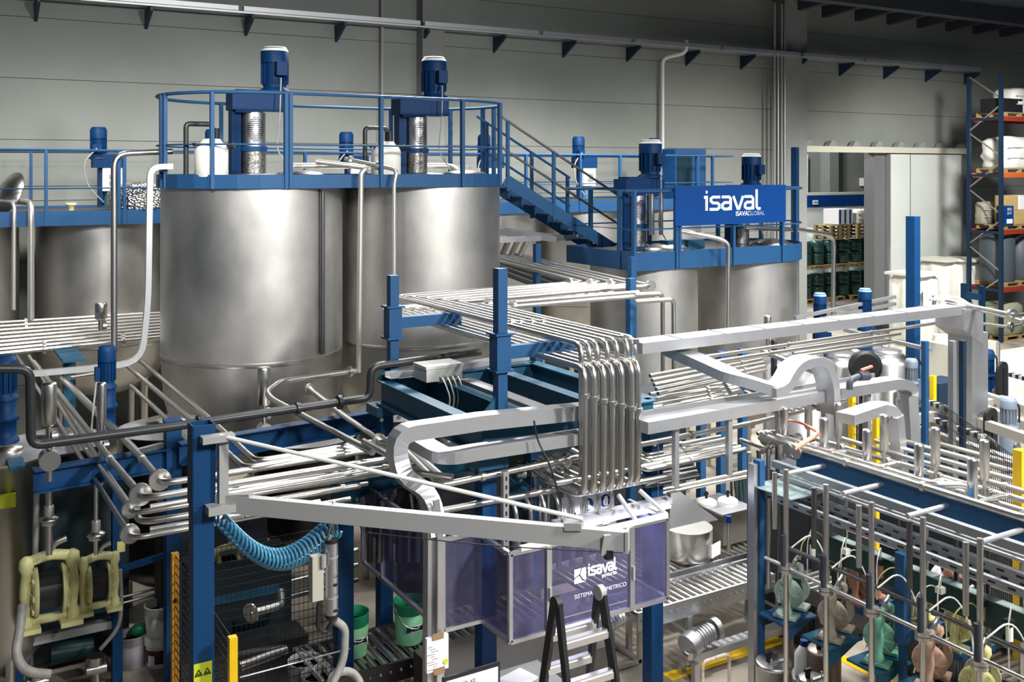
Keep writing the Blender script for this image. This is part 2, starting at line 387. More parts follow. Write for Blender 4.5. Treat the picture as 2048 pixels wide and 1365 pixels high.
def perim(P,t):
    n=len(P); L=[math.dist(P[i],P[(i+1)%n]) for i in range(n)]; s_=sum(L)*t
    for i in range(n):
        if s_<=L[i]:
            k=s_/L[i]; a,c=P[i],P[(i+1)%n]; return (a[0]+(c[0]-a[0])*k,a[1]+(c[1]-a[1])*k)
        s_-=L[i]
def platform(label,P,zd,zb,zrail,posts,m,gap=None,pw=.05,plate=None):
    t=T('tank_platform',label,'platform',(P[0][0],P[0][1],zb))
    MB().wall(P,zb,zd+.02,.02,True).obj('toe_band',m,t,world=True)
    MB().prism([(x,y,zd-.05) for x,y in P],(0,0,.03)).obj('deck_plate',plate or DARKST,t,world=True)
    n=len(P); seq=[i for i in range(n)]
    loop=[V((x,y,zrail)) for x,y in P]
    if gap is None: loop.append(loop[0]); rails=[loop]
    else:
        lp=loop[gap[1]:]+loop[:gap[0]+1]; rails=[lp]
    for q in rails:
        MB().tube(q,.024,8,raw=True).obj('top_rail',m,t,world=True)
        MB().tube([p-V((0,0,.62*(zrail-zd))) for p in q],.014,6,raw=True).obj('mid_rail',m,t,world=True)
    for x,y in posts:
        MB().box((x,y,(zb+zrail)/2),(pw,pw*1.5,zrail-zb)).obj('rail_post',m,t,world=True)
    return t
def motor_mb(r,h,n=20,fins=True):
    b=MB(); b.lathe((0,0,0),[(r*1.12,0),(r*1.12,.05*h),(r*.8,.1*h),(r*.86,.16*h),(r*.86,.66*h)],n)
    if fins:
        for i in range(16):
            a=2*PI*i/16; b.box((r*.92*math.cos(a),r*.92*math.sin(a),.42*h),(.16*r,.035*r,.48*h),a)
    return b
def cowl_mb(r,h,n=20): return MB().lathe((0,0,0),[(r,.64*h),(r,.9*h),(r*.86,.975*h)],n)
CAPLIT=mat('cowl_top_lit_blue',s(120,160,205),.4)  # motor blue lightened: light from above painted onto the mixer motor caps
def cap_mb(r,h,n=20): return MB().lathe((0,0,0),[(r*1.003,.9*h),(r*.84,.985*h),(r*.78,h),(.0001,h)],n)
def drive_big():
    t=T('agitator_drive','','agitator drive')
    MB().lathe((0,0,0),[(.34,0),(.34,.03),(.22,.035),(.22,.05)],24).obj('base_flange',BLUED,t)
    g=MB().lathe((0,0,0),[(.19,.05),(.19,.37)],24); g.obj('mesh_guard',mat('guard_mesh',(.5,.48,.45),.4,1,.8,40) if 'guard_mesh' not in MATS else MATS['guard_mesh'],t)
    MB().lathe((0,0,0),[(.21,.37),(.21,.44)],24).obj('ring',BLUED,t)
    q=MB().lathe((0,0,0),[(.185,.44),(.185,.94)],28)
    l=q.obj('lantern_guard',STEEL,t)
    b=MB()
    for k in range(13):
        hw=.62*math.sqrt(max(.02,1-((k-6)/6.3)**2)); n_=max(1,int(hw/.075))
        for q in range(-n_,n_+1):
            a=-1.62+hw*q/n_
            if abs(k-6)<3 and abs(q/n_*hw)<.16: continue
            b.box((.186*math.cos(a),.186*math.sin(a),.52+k*.028),(.01,.186*hw/n_*1.05,.013),a)
    b.obj('vent_slots',BLACK,l)
    MB().box((-.27,0,.5),(.13,.2,1.0)).box((-.2,0,.98),(.2,.24,.06)).obj('support_column',MOTORB,t)
    MB().box((.08,0,1.10),(.86,.36,.26)).box((.08,0,1.24),(.7,.3,.06)).box((-.1,0,.96),(.4,.34,.06)).obj('gearbox',MOTORB,t)
    mo=motor_mb(.205,.68); mm=mo.obj('motor',MOTORB,t); mm.location=(.33,0,1.25)
    c=cowl_mb(.205,.68).obj('fan_cowl',MOTORB,mm); cap_mb(.205,.68).obj('cowl_cap',WHITE,mm)  # white cap paints in the light falling on the cowl top
    MB().box((.02,-.24,.34),(.16,.12,.2)).obj('terminal_box',MOTORB,mm)
    MB().tube([(.33,-.3,1.45),(.3,-.34,.9),(.26,-.3,.4),(.5,-.35,.02)],.012,6,.1).obj('cable',GREYP,t)
    return t
BIG=drive_big()
def drive_small():
    t=T('agitator_drive','','agitator drive')
    MB().lathe((0,0,0),[(.22,0),(.22,.03),(.14,.04),(.14,.3)],18).obj('base_flange',TEAL,t)
    MB().box((-.19,0,.42),(.08,.16,.8)).obj('support_column',MOTORB,t)
    w=MB().box((0,-.03,.52),(.34,.26,.42)).obj('white_guard',WHITE,t)
    b=MB()
    for k in range(7): b.box((.02,-.165,.42+k*.03),(.16 if k not in (3,) else .1,.012,.012))
    b.obj('vent_slots',BLACK,w)
    MB().box((-.05,0,.87),(.56,.3,.26)).obj('gearbox',MOTORB,t)
    mm=motor_mb(.15,.6).obj('motor',MOTORB,t); mm.location=(-.22,0,.9)
    cowl_mb(.15,.6).obj('fan_cowl',MOTORB,mm); cap_mb(.15,.6).obj('cowl_cap',MOTORB,mm); MB().box((-.05,-.18,.2),(.16,.1,.15)).obj('terminal_box',MOTORB,mm)
    MB().tube([(-.28,-.24,1.1),(-.52,-.24,.85),(-.45,-.2,.4),(-.15,-.15,.1)],.015,6,.2).obj('cable',GREYP,t)
    return t
SM=drive_small()
BC1,BC2=(4.37,14.8),(7.07,14.8)
tank('tall stainless mixing tank left of the twin pair, nearest tank in the hall',BC1,1.305,5.18,2.72,.95)
tank('tall stainless mixing tank right of the twin pair, half behind its neighbour',BC2,1.32,5.18,2.72,.95)
P=stadium(BC1,BC2,1.35,14)
fy=14.8-1.35
def fx(x): return (PY(x,300,fy).x,fy)
posts=[fx(572),fx(581),fx(762),fx(925)]
for a in (186,192,230,150,95): posts.append((BC1[0]+1.35*math.cos(math.radians(a)),14.8+1.35*math.sin(math.radians(a))))
for a in (-42,-5,10,40,85): posts.append((BC2[0]+1.35*math.cos(math.radians(a)),14.8+1.35*math.sin(math.radians(a))))
platform('blue railed platform joining the tops of the two tall tanks',P,5.30,5.13,6.44,posts,BLUE)
BIG.location=(4.35,14.75,5.29); BIG['label']='tall blue agitator drive with steel guard on left tall tank'; BIG['category']='agitator drive'
dup(BIG,(7.0,14.75,5.29),None,'tall blue agitator drive with steel guard on right tall tank')
for o,nm in ((BC1,'left'),(BC2,'right')):
    t=T('manhole_lid','round steel manhole lid in front of the '+nm+' tall tank drive','lid',(o[0]+.45,o[1]-.75,5.28))
    MB().lathe((0,0,0),[(.36,0),(.36,.03),(.3,.07),(.1,.1),(.0001,.1)],24).obj('cover',STEEL,t); MB().tube([(-.1,0,.1),(-.1,0,.16),(.1,0,.16),(.1,0,.1)],.012,6,.03).obj('handle',STEEL,t)
    MB().box((0,.38,.04),(.12,.08,.06)).obj('hinge',STEEL,t)
# slim dark vertical tube down the tank, and white canisters with black siphon pipes
pipe('dark vertical tube down the right side of the left tall tank',[(BC1[0]+.64,BC1[1]-1.18,5.1),(BC1[0]+.64,BC1[1]-1.18,2.78)],.035,DARKST,'dark_tube')
def canister(label,c,sc=1):
    t=T('canister',label,'canister',c)
    MB().lathe((0,0,0),[(.2,0),(.225,.02),(.225,.38),(.2,.44),(.15,.48),(.12,.53),(.0001,.54)],20).obj('body',WPLAS,t)
    MB().cyl((.2,-.12,.43),(.26,-.18,.45),.05,n=12).obj('cap',BLACK,t); MB().tube([(-.2,-.05,.44),(-.25,-.1,.46),(-.25,.05,.46),(-.2,.1,.44)],.014,6,.02).obj('handle',BLACK,t)
    MB().cyl((.06,0,.54),(.06,0,.68),.05,n=10).obj('filler_neck',BLACK,t); t.scale=(sc,)*3
    return t
c1=PY(423,350,14.0); canister('white plastic canister on the left tall tank platform',(c1.x,14.0,5.28))
c2=PY(772,340,14.1); canister('white plastic canister on the right tall tank platform',(c2.x,14.1,5.28))
for (xx,c,yy,nm) in ((372,c1,14.15,'left'),(730,c2,14.25,'right')):
    X=PY(xx,300,yy).x; X2=X+.36
    pipe('black siphon pipe bending over the canister on the '+nm+' tall tank',[(X,yy,5.28),(X,yy,6.02),(X2,yy,6.02),(X2,yy,5.75)],.035,IRON,'siphon_pipe',fil=.06)
# pipes on deck and down the tank fronts
pipe('cream pipe lying on the deck and dropping between the two tall tanks',[PY(632,323,13.6),PY(735,336,13.3),PY(722,345,13.28),PY(717,745,13.28)],.038,mat('pale_pipe',(.66,.64,.58),.35,.8),fl=(.13,),fil=.12)
pipe('pipe elbowing off the deck and dropping down the right tall tank front',[PY(690,318,13.9),PY(795,340,13.28),PY(788,365,13.28),PY(788,840,13.28)],.031,MATS['pale_pipe'],fl=(.12,.02),fil=.12)
pipe('pale pipe lying along the back of the tall tank deck',[(5.2,15.6,5.45),(8.0,15.4,5.45),(8.0,15.0,5.32)],.05,MATS['pale_pipe'],fil=.15)
# ---- back row
RX=[(.55,'far left, cut by the frame'),(3.1,'left, in the shade of the tall tanks'),(5.5,''),(8.05,''),(11.35,''),(13.9,''),(16.3,'')]
nm=['leftmost back row tank cut off by the photo edge','back row tank left of the tall tanks with shaded top','back row tank hidden behind the left tall tank','back row tank hidden behind the right tall tank','back row tank seen just right of the tall tanks under the stair','back row tank behind the stair foot','rightmost back row tank behind the sign platform']
for (x,_),l in zip(RX,nm): tank('grey steel '+l,(x,20.15),1.14,4.44,2.2,1.2)
P=[(17.7,18.85),(17.7,21.5),(-2.2,21.5),(-2.2,18.85)]
pp=[(PY(q,300,18.85).x,18.85) for q in (92,238,249,432,610,830,1052,1160,1240,1395,1425)]+[(17.7,20.2),(17.7,21.4)]+[(x,21.4) for x in (2,6,10,14)]
platform('long blue railed walkway over the back row of tanks',P,4.66,4.42,5.72,pp,BLUE)
dl=['blue geared drive on the walkway left of the tall tanks','blue geared drive seen through the rails behind the left tall tank','blue drive behind the rails between the two tall tank drives','blue drive at the back beside the stair top','blue drive standing behind the stair handrail','blue drive behind the dark drive of the sign platform']
SM['label']=dl[0]; SM['category']='agitator drive'; SM['group']='drives along the back row'
for i,(px,l) in enumerate(zip((222,448,712,985,1172,1322),dl)):
    p=PY(px,400,20.1); q=(p.x,20.1,4.68)
    if i==0: SM.location=q
    else: dup(SM,q,None,l,'drives along the back row')
t=T('tilted_lid','open round steel lid tilted up at the left edge walkway','lid',PY(15,430,19.4)); 
MB().lathe((0,0,.35),[(.42,-.02),(.42,0),(.2,.1),(.0001,.12)],28,axis=(-.85,-.35,.4)).obj('dish',STEEL,t); MB().cyl((.0,0,.0),(.05,0,.3),.02,n=8).obj('arm',STEEL,t)
p=PY(285,440,19.3); tag(MB().lathe((p.x,19.4,4.66),[(.55,0),(.6,.05),(.6,.28),(.5,.42),(.2,.5),(.0001,.5)],28).obj('insulation_jacket',FOIL),'dimpled silver insulation jacket on the walkway beside the blue post','insulation jacket')
tag(MB().lathe((PY(143,425,18.9).x,18.95,4.68),[(.05,0),(.05,.08),(.09,.09),(.09,.13),(.0001,.13)],12).obj('valve_cap',mat('cream',s(222,210,150),.5)),'small cream valve cap on the left walkway edge','cap')
for i,(a,l) in enumerate(((20,'left'),(70,'right'))):
    pipe('%s pale pipe rising over the walkway edge at far left'%('thin' if i==0 else 'thick'),[PY(a-40,402,19.3),PY(28 if i==0 else 62,405,18.8),PY(28 if i==0 else 62,432,18.7),PY(27 if i==0 else 62,620 if i==0 else 640,18.7)],.035+.02*i,MATS['pale_pipe'],fil=.2)
# cabinet with glass behind sign
p0=PY(1345,350,19.3); t=T('control_cabinet','tall glazed blue control cabinet on the back walkway','cabinet',(PY(1368,350,19.6).x,19.6,4.66))
MB().box((0,0,.62),(1.0,.5,1.24)).obj('body',BLUED,t); MB().box((-.2,-.26,.7),(.46,.02,.8)).obj('window_pane',GLASS,t); MB().box((.3,-.26,.7),(.3,.02,.8)).obj('door_panel',BLUED,t)
# ---- sign platform with its two smaller tanks
SA,SB=(10.62,13.45),(12.97,13.45)
tank('left smaller stainless tank under the sign platform',SA,.9,3.86,1.6,.9); tank('right smaller stainless tank under the sign platform',SB,.9,3.86,1.6,.9)
P=stadium(SA,SB,.95,14,9.7); n=len(P)
fy=12.5
pp=[(PY(q,400,fy).x,fy) for q in (1268,1352,1358,1466,1564,)]+[(SB[0]+.95*math.cos(math.radians(a)),SB[1]+.95*math.sin(math.radians(a))) for a in (-20,30,80)]+[(10.2,14.4),(11.5,14.4),(9.7,12.9)]
platform('blue railed platform carrying the company sign',P,4.07,3.80,5.06,pp,BLUE)
g=T('company_sign','dark blue company sign with white lettering on platform railing','sign',PY(1459,450,12.44))
a,c=PY(1349,452,12.42),PY(1570,441,12.42); zb,zt=4.49,5.13
MB().bx(a.x,c.x,12.40,12.43,zb,zt).obj('board',SIGNB,g,world=True)
LET={'i':[[(.12,.70),(.12,.0)],[(.0,.66),(.12,.66)],[(.11,.93),(.13,.93)]],
 's':[[(.62,.66),(.2,.66),(.08,.58),(.08,.46),(.2,.36),(.5,.34),(.6,.26),(.6,.1),(.48,.02),(.04,.02)]],
 'a':[[(.06,.66),(.48,.66),(.58,.56),(.58,.0)],[(.58,.36),(.2,.36),(.06,.26),(.06,.1),(.18,.02),(.42,.02),(.58,.12)]],
 'v':[[(.03,.66),(.29,.03),(.38,.03),(.62,.66)]],'l':[[(.08,1.0),(.08,.1),(.16,.0),(.3,.0)]]}
def logo(o,ex,ey,w,m,name,parent,word='isaval',t=.004):
    adv={'i':.3,'s':.74,'a':.74,'v':.7,'l':.34}; x=0; b=MB()
    for ch in word:
        b.strokes([[(x+u,v) for u,v in P_] for P_ in LET[ch]],o,ex,ey,w,t); x+=adv[ch]
    return b.obj(name,m,parent,world=True)
xa,xb=PY(1409,400,12.4).x,PY(1519,400,12.4).x; k=(xb-xa)/3.5
logo((xa,12.40,4.735),(k,0,0),(0,0,.31),.05,LINE,'main_lettering',g)
textmesh('ISAVAL',"tagline_lettering",LINE,g,(PY(1471,428,12.4).x,12.399,4.625),(1,0,0),(0,0,1),.105,bold=.01); textmesh('GLOBAL',"tagline_lettering",GREYTX,g,(PY(1496,428,12.4).x,12.399,4.625),(1,0,0),(0,0,1),.1)
dup(BIG,(PY(1275,440,13.45).x,13.5,4.06),None,'dark blue agitator drive on the left of the sign platform',scale=.95)
dup(BIG,(SB[0]-.12,13.5,4.02),None,'blue agitator drive rising behind the company sign',scale=.86)
for c,nm in ((SA,'left'),(SB,'right')):
    tag(MB().lathe((c[0]+.1,c[1]-.5,4.05),[(.38,0),(.38,.03),(.25,.09),(.0001,.13)],24).obj('manhole_lid',STEEL),'domed steel lid on the '+nm+' tank of the sign platform','lid')
for i,x in enumerate((1345,1385)): 
    p=PY(x,490,12.95); tag(MB().box((p.x,12.95,4.14),(.36,.2,.16)).obj('junction_box',TEAL),('left' if i==0 else 'right')+' teal junction box on the sign platform edge','box')
pipe('pipe leaving sign platform and dropping down front of its right tank',[PY(1360,462,12.6),PY(1440,478,12.3),PY(1457,488,12.25),PY(1455,655,12.25)],.04,fil=.16)
pipe('pipe looping from the sign platform and dropping right of its tank',[PY(1490,455,13.2),PY(1600,460,13.2),PY(1668,470,13.2),PY(1666,640,13.2)],.042,fil=.2)
for i,x in enumerate((1303,1322)):
    pipe(('left' if i==0 else 'right')+' upright pipe behind the dark drive on the sign platform',[PY(x-14,382-4*i,14.2),PY(x,384,14.2),PY(x,470,14.2)],.05-.01*i,fil=.15)
# tall deep-blue post by doorway
p=PY(1590,330,15.0); tag(MB().box((p.x,15,2.9),(.09,.14,5.9)).obj('steel_post',BLUED),'tall slim deep blue post left of the doorway','post')
# stair
st=T('steel_stair','blue steel stair down from tall tanks to the sign platform','stair',(9.5,14.5,4.07))
for y in (14.2,14.9):
    MB().bar((8.35,y,5.22),(10.55,y,4.0),.03,.2).obj('stringer',BLUE,st,world=True)
for k in range(7):
    q=k/7; MB().box((8.6+1.85*(k+.4)/7,14.55,5.16-1.06*(k+.6)/7),(.24,.68,.03)).obj('tread',TEAL,st,world=True)
for y,xe in ((14.2,10.9),(14.9,10.1)):
    for dz in (1.02,.52):
        z0=5.19+dz; MB().tube([(8.2,y,z0+.08),(8.35,y,z0),(xe,y,z0-(xe-8.35)*.5545)],.022,8,.03).obj('handrail',BLUE if y>14.5 else DARKST,st,world=True)
    for x in (8.4,9.3,xe-.05):
        z0=5.19-(x-8.35)*.5545; MB().box((x,y,z0+.45),(.05,.05,1.15)).obj('rail_post',BLUE,st,world=True)
# ================= PIPE RACKS
def lab(fmt): return lambda i: fmt%ORD[i]
# left high bundle running behind the tall tank
bundle(9,[(-40,648),(322,626)],[(-40,712),(322,674)],2.8,.03,lab('%s pipe counted from the back in the bright left bundle'),'pipes of the bright left bundle',STEEL,
  fl=lambda i:(.24,) if i<3 else ((.33,.77) if i>6 else ((.64,) if 2<i<6 else ())),fr=.07)
p=PZ(138,705,2.74); t=T('rack_post','stubby blue post under the bright left pipe bundle','post',(p.x,p.y,0)); MB().box((0,0,1.35),(.16,.16,2.7)).obj('post',TEAL,t); MB().box((0,0,2.71),(.3,1.2,.03)).obj('cross_plate',TEAL,t)
pipe('thick pipe from the tall tank deck dropping left of it',[PY(345,303,15.0),PY(228,308,15.0),PY(228,705,15.0)],.044,fil=.2)
b=MB().sweep([PY(345,333,14.4),PY(300,334,14.4),PY(296,600,14.4),PY(283,724,14.4),PY(185,737,14.4),PY(62,748,14.4)],.075,.075,up=(0,-1,0),fil=.28)
tag(b.obj('cable_duct',GALV),'grey blue cable duct curving down beside the left tall tank','duct')
# left floor-ward pipes: run toward the viewer, elbow at flanges, then run right
def lpipe(label,px,z,r,fl=(),fr=None,m=None):
    P=[PZ(x,y,z) for x,y in px]; o=pipe(label,P,r,m or STEEL,group='elbowed pipes over the left beam',fil=.12)
    if fl:
        d=(P[2]-P[1]).normalized(); q=P[2]-d*.13; MB().cyl(q-d*.02,q-d*.002,fr,n=20).cyl(q+d*.002,q+d*.02,fr,n=20).obj('flange',m or STEEL,o,world=True)
        q=P[1]; MB().cyl(q-d*.03,q+d*.03,r*1.25,n=14).obj('union',m or STEEL,o,world=True)
    return o
lpipe('leftmost flanged pipe, its elbow lowest of the left elbows',[(35,712),(148,895),(266,1078),(560,1024),(700,998)],2.35,0.023,(.662,),.08)
lpipe('flanged pipe with its elbow second lowest of the left group',[(58,712),(172,900),(268,1028),(400,1006),(790,940)],2.5,0.023,(.6,),.075)
lpipe('flanged pipe with middle elbow of the left group',[(68,724),(219,917),(288,998),(420,975),(860,905)],2.62,0.031,(.58,),.095)
lpipe('flanged pipe with uppermost big elbow of the left group',[(123,758),(284,917),(326,968),(500,940),(868,880)],2.62,0.031,(.47,),.095)
lpipe('plain pipe whose elbow passes below the flanged elbows',[(116,790),(215,950),(283,1046),(410,1026),(720,972)],2.42,0.029)
lpipe('pipe passing behind jib head with the inner elbow',[(250,728),(383,842),(490,938),(620,915),(880,868)],2.64,0.031)
lpipe('pipe passing behind the jib head with the outermost elbow',[(281,722),(418,838),(512,924),(640,903),(800,875)],2.66,0.031)
lpipe('dark joined pipe ending under the black line near the tall tank',[(262,772),(339,843),(392,900)],2.5,0.027)
lpipe('short pipe coming from an elbow beside the blue mixer motor',[(190,748),(128,757),(265,893),(300,935)],2.5,0.029)
for i,(a,c) in enumerate((((300,1015),(868,918)),((420,1002),(866,932)),((430,985),(760,935)),((300,1060),(640,1004)),((470,1012),(735,968)))):
    pipe(ORD[i]+' straight pipe in the lower left run behind the jib column',[PZ(*a,2.5-.03*i),PZ(*c,2.5-.03*i)],.024,STEEL,group='straight pipes of the lower left run',clamps=(.55,) if i%2 else (.8,))
# clamps/branch pipes around the tall tank foot
pipe('pipe with bend around the small steel cylinder by the tall tank',[PZ(712,742,2.75),PZ(560,764,2.75),PZ(533,785,2.75),PZ(545,800,2.75),PZ(745,905,2.75) ],.034,fl=(.02,),fil=.16)
pipe('pipe starting under the tall tank and bending right by the frame',[PZ(615,775,2.7),PZ(690,835,2.7),PZ(770,890,2.7),PZ(815,880,2.7)],.034,fl=(.04,.86),fil=.12,clamps=(.3,))
pipe('thin branch pipe with elbow behind the big white tray loop',[PZ(727,883,2.8),PZ(840,948,2.8),PZ(905,955,2.8)],.03,fil=.06)
pipe('pipe from behind the white tray loop elbowing right in front of the columns',[PZ(805,895,2.75),PZ(880,972,2.75),PZ(1165,912,2.75),PZ(1508,846,2.75),PZ(1690,800,2.75)],.027,fil=.1,clamps=(.25,.38,.62))
pipe('second pipe elbowing right in front of the drop pipes',[PZ(1050,928,2.62),PZ(1106,968,2.62),PZ(1280,935,2.62),PZ(1480,895,2.62)],.026,fil=.09,clamps=(.4,))
pipe('third pipe elbowing right below the drop pipe bends',[PZ(1080,960,2.5),PZ(1152,990,2.5),PZ(1360,948,2.5)],.026,fil=.09)
pipe('pipe stub between white tray curve and the dosing column',[PZ(872,1024,2.45),PZ(1000,1000,2.45),PZ(1110,980,2.45)],.03)
pipe('thin pipe running behind dosing frame to the clamp block',[PZ(815,895,2.72),PZ(895,965,2.72)],.035)
# blue left beam + posts
t=T('steel_beam','blue left beam carrying elbowed pipes','beam',PZ(68,980,2.4)); a,c=PZ(66,963,2.43),PZ(345,915,2.43)
b=MB().ibeam(a,c,.16,.22); b.obj('beam',BLUED,t,world=True); MB().bar(a+V((.9,0,.14)),c+V((-.1,0,.14)),.05,.05).obj('top_strut',GALV,t,world=True)
t=T('steel_column','blue column at the end of the left beam','column',(c.x,c.y,0)); MB().box((0,0,1.4),(.15,.15,2.8)).box((0,0,2.81),(.17,.17,.02)).obj('post',BLUED,t); 
a,c2=PZ(358,910,2.55),PZ(735,840,2.75); a.z=c2.z=2.55
a,c2=PZ(358,908,2.5),PZ(768,838,2.5); t=T('steel_beam','long blue beam behind the left pipes below the tall tank','beam',a); MB().ibeam(a,c2,.14,.22).obj('beam',BLUED,t,world=True)
a,c2=PZ(690,970,2.3),PZ(940,915,2.3); t=T('steel_beam','blue bracket beam left of the dosing column with bolted end plate','beam',a); MB().ibeam(a,c2,.16,.26).obj('beam',TEAL,t,world=True); MB().box(a,(.2,.22,.34),.2).obj('end_plate',TEAL,t,world=True)
for i,(dx,dz) in enumerate(((-.07,.12),(.07,.12),(-.07,-.12),(.07,-.12))): MB().cyl(a+V((dx,-.14,dz)),a+V((dx,-.11,dz)),.018,n=8).obj('bolt',STEEL,t,world=True)
t=T('steel_column','blue column below the bolted plate between pails','column',(a.x,a.y,0)); MB().box((0,.05,1.1),(.16,.16,2.1)).obj('post',BLUED,t)
# black iron line
pipe('black iron pipe stepping down at far left and running right',[PY(-40,738,9.85),PY(60,738,9.85),PY(62,892,9.85),PY(350,853,9.9),PY(740,796,10.0),PY(742,734,10.0),PY(960,704,10.1)],.042,IRON,fl=(.42,.66),fr=.075,fil=.1,clamps=(.585,))
# central drop pipes: two layers over the frame
k=7
upx=[1163,1179,1195,1215,1234,1255,1270]; upy=[690,688,685,683,680,678,676]
lox=[1169,1188,1207,1224,1243,1263,1276]; loy=[735,731,727,722,718,714,708]
cx=[1166,1202,1235,1267,1303,1330,1350]; cy=[565,566,568,570,572,578,584]
zU=3.82
for i in range(7):
    t_=i/6; lc=PZ(812+48*t_,600-16*t_,zU)
    e=PY(upx[i],upy[i]-4,7.46); e.z=zU; lc=V((e.x-.02,11.05+.1*i,zU))
    q=PZ(cx[i],cy[i],zU); lc.y=q.y-.12; dst=q+V((.95,5.2,0))*(.9)
    bot=V((e.x,e.y,2.62))
    if i<5: pts=[dst,q,lc,e,bot]
    else: pts=[V((8.0,lc.y,zU)),lc,e,bot]
    pipe(ORD[i]+' upper pipe from the left in the bent run over the blue frame',pts,.027,STEEL,group='upper bent pipes over the frame',fil=.12,fl=((.39,) if i<5 else (.35,)),fr=.075,clamps=(.8,),n=12)
zL=3.63
for i in range(7):
    e=PY(lox[i],loy[i]-4,7.34); e.z=zL
    st=V((e.x-.02,11.75-.085*i,zL)); bot=V((e.x,e.y,2.5)); 
    pts=[V((8.6,11.75-.085*i,zL)),st,e,bot,V((e.x,e.y+.9,2.48))] 
    pipe(ORD[i]+' lower pipe from the left in the bent run, doubling back at its foot',pts,.031,STEEL,group='lower bent pipes over the frame',fil=.11,clamps=(.82,),n=12)
# clamped rail under bent run, at the drops
# bundle beyond: dark pipes behind
for i in range(5):
    pass
# blue posts with brackets
def bpost(label,base,zt,arm=None):
    t=T('pipe_support',label,'pipe support',base); b0=V(base)
    h=zt-b0.z; MB().box((0,0,h/2),(.1,.1,h)).obj('post',BLUE,t); zc=arm-b0.z if arm else h*.55
    MB().box((0,0,zc-.05),(.15,.15,.34)).obj('sleeve',BLUE,t)
    for dz in (.12,-.22): MB().box((0,0,zc+dz),(.2,.2,.02)).obj('collar',BLUE,t)
    if arm: MB().box((.42,0,zc-.06),(.8,.1,.12)).obj('arm',BLUE,t)
    MB().prism([(-.05,.01,0),(-.2,.01,0),(-.05,.01,.16)],(0,-.02,0)).obj('gusset',TEAL,t); return t
bpost('blue post standing mid frame holding the bent pipes',(4.74,8.15,3.12),4.47,3.74)
bpost('blue post at the back left corner of the frame',(4.52,10.1,3.12),4.24,3.78)
p=PZ(1262,600,3.7); bpost('blue post under the far corner of the bent pipe run',(p.x,p.y,0),3.98)
p=PY(1264,520,12.3); bpost('blue post at the front corner of sign platform',(p.x,12.3,0),4.05)
p=PY(1074,520,14.2); bpost('short blue post behind the dark pipe bundle under the stair',(p.x,14.2,0),4.15)
p=PY(1826,480,9.6); t=T('steel_column','tall blue column right of centre before the sliding door','column',(p.x,9.6,0)); MB().box((0,0,2.35),(.13,.15,4.72)).obj('post',BLUED,t); MB().box((0,0,.01),(.3,.3,.02)).obj('base_plate',BLUED,t)
# dark pipe bundle behind (under stair)
for i in range(6):
    a=PZ(1004,500+9*i,3.55-.03*i); c=PZ(1215-26*i,560+3*i,3.55-.03*i); d=c-a
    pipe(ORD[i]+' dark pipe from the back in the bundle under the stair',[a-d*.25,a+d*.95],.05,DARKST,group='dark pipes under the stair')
for i in range(3):
    a=PZ(1005+18*i,508,3.75); c=PZ(1028+20*i,497-2*i,4.0); pipe(ORD[i]+' bright stub pipe from the left rising behind the right tall tank',[a,c+V((.3,.6,.2))],.055,STEEL,group='bright stubs behind the tall tank')
b=MB().chan(PY(1000,462,15.6),PY(1120,478,14.6),.3,.1); tag(b.obj('cable_tray',GALV),'pale cable tray sloping behind the right tall tank under the stair','cable tray')
b=MB().chan(PY(1000,480,14.9),PY(1165,472,14.9),.25,.08); tag(b.obj('cable_tray',GALV),'pale flat cable tray under the stair foot','cable tray')
# thin frame pipes by the sign platform
pipe('thin inverted U pipe left one in front of sign tanks',[PY(1270,590,9.9),PY(1325,588,9.9),PY(1326,770,9.9)],.028,fil=.07)
pipe('thin inverted U pipe right one in front of sign tanks',[PY(1270,604,9.7),PY(1347,599,9.7),PY(1348,775,9.7)],.028,fil=.07)
# ================= BLUE WEIGH FRAME
f=T('weighing_frame','big petrol blue beam frame under the bent pipes','frame',(4.39,7.86,2.86))
X0,X1,Y0,Y1=4.39,6.32,7.86,10.1; zc=2.99
for n_,a,c in (('side_beam',(X0,Y0,zc),(X0,Y1,zc)),('side_beam',(X1,Y0,zc),(X1,Y1,zc)),('cross_beam',(X0,Y0,zc),(X1,Y0,zc)),('cross_beam',(X0,Y1,zc),(X1,Y1,zc)),('middle_beam',(4.95,Y0,zc),(4.95,Y1,zc)),('middle_beam',(5.75,Y0,zc),(5.75,Y1,zc))):
    MB().ibeam(a,c,.14,.26,.016).obj(n_,TEAL,f,world=True)
MB().box((5.35,9.0,3.0),(.16,2.2,.1)).obj('cable_channel',GALV,f,world=True)
for y in (8.6,9.3): MB().bar((4.95,y,2.93),(5.75,y,2.93),.05,.05).obj('tie_bar',GALV,f,world=True)
b=MB().chan((X0-.02,9.9,3.2),(6.2,10.05,3.2),.12,.06); tag(b.obj('cable_tray',GALV),'small cable tray along the back edge of the blue frame','cable tray')
for i,(x,y,l) in enumerate(((4.42,7.86,'left front blue column of the dosing frame behind the jib arm'),(6.32,7.86,'right front blue column of the dosing frame by the roller conveyor'),(4.42,10.1,'left rear column under the blue frame'),(6.32,10.1,'right rear column under the blue frame'))):
    t=T('steel_column',l,'column',(x,y,0)); MB().box((0,0,1.43),(.145,.145,2.86)).obj('post',BLUED,t); MB().box((0,0,2.80),(.3,.3,.1)).obj('head_plate',TEAL,t)
    MB().box((0,0,.01),(.3,.3,.02)).obj('base_plate',BLUED,t)
    for dx in (-.1,.1): MB().cyl((dx,-.16,2.72),(dx,-.145,2.72),.022,n=8).obj('bolt',STEEL,t)
p=PZ(845,742,3.25); t=T('junction_box','pale grey junction box with cable glands on the blue frame','junction box',(4.83,9.62,3.14)); 
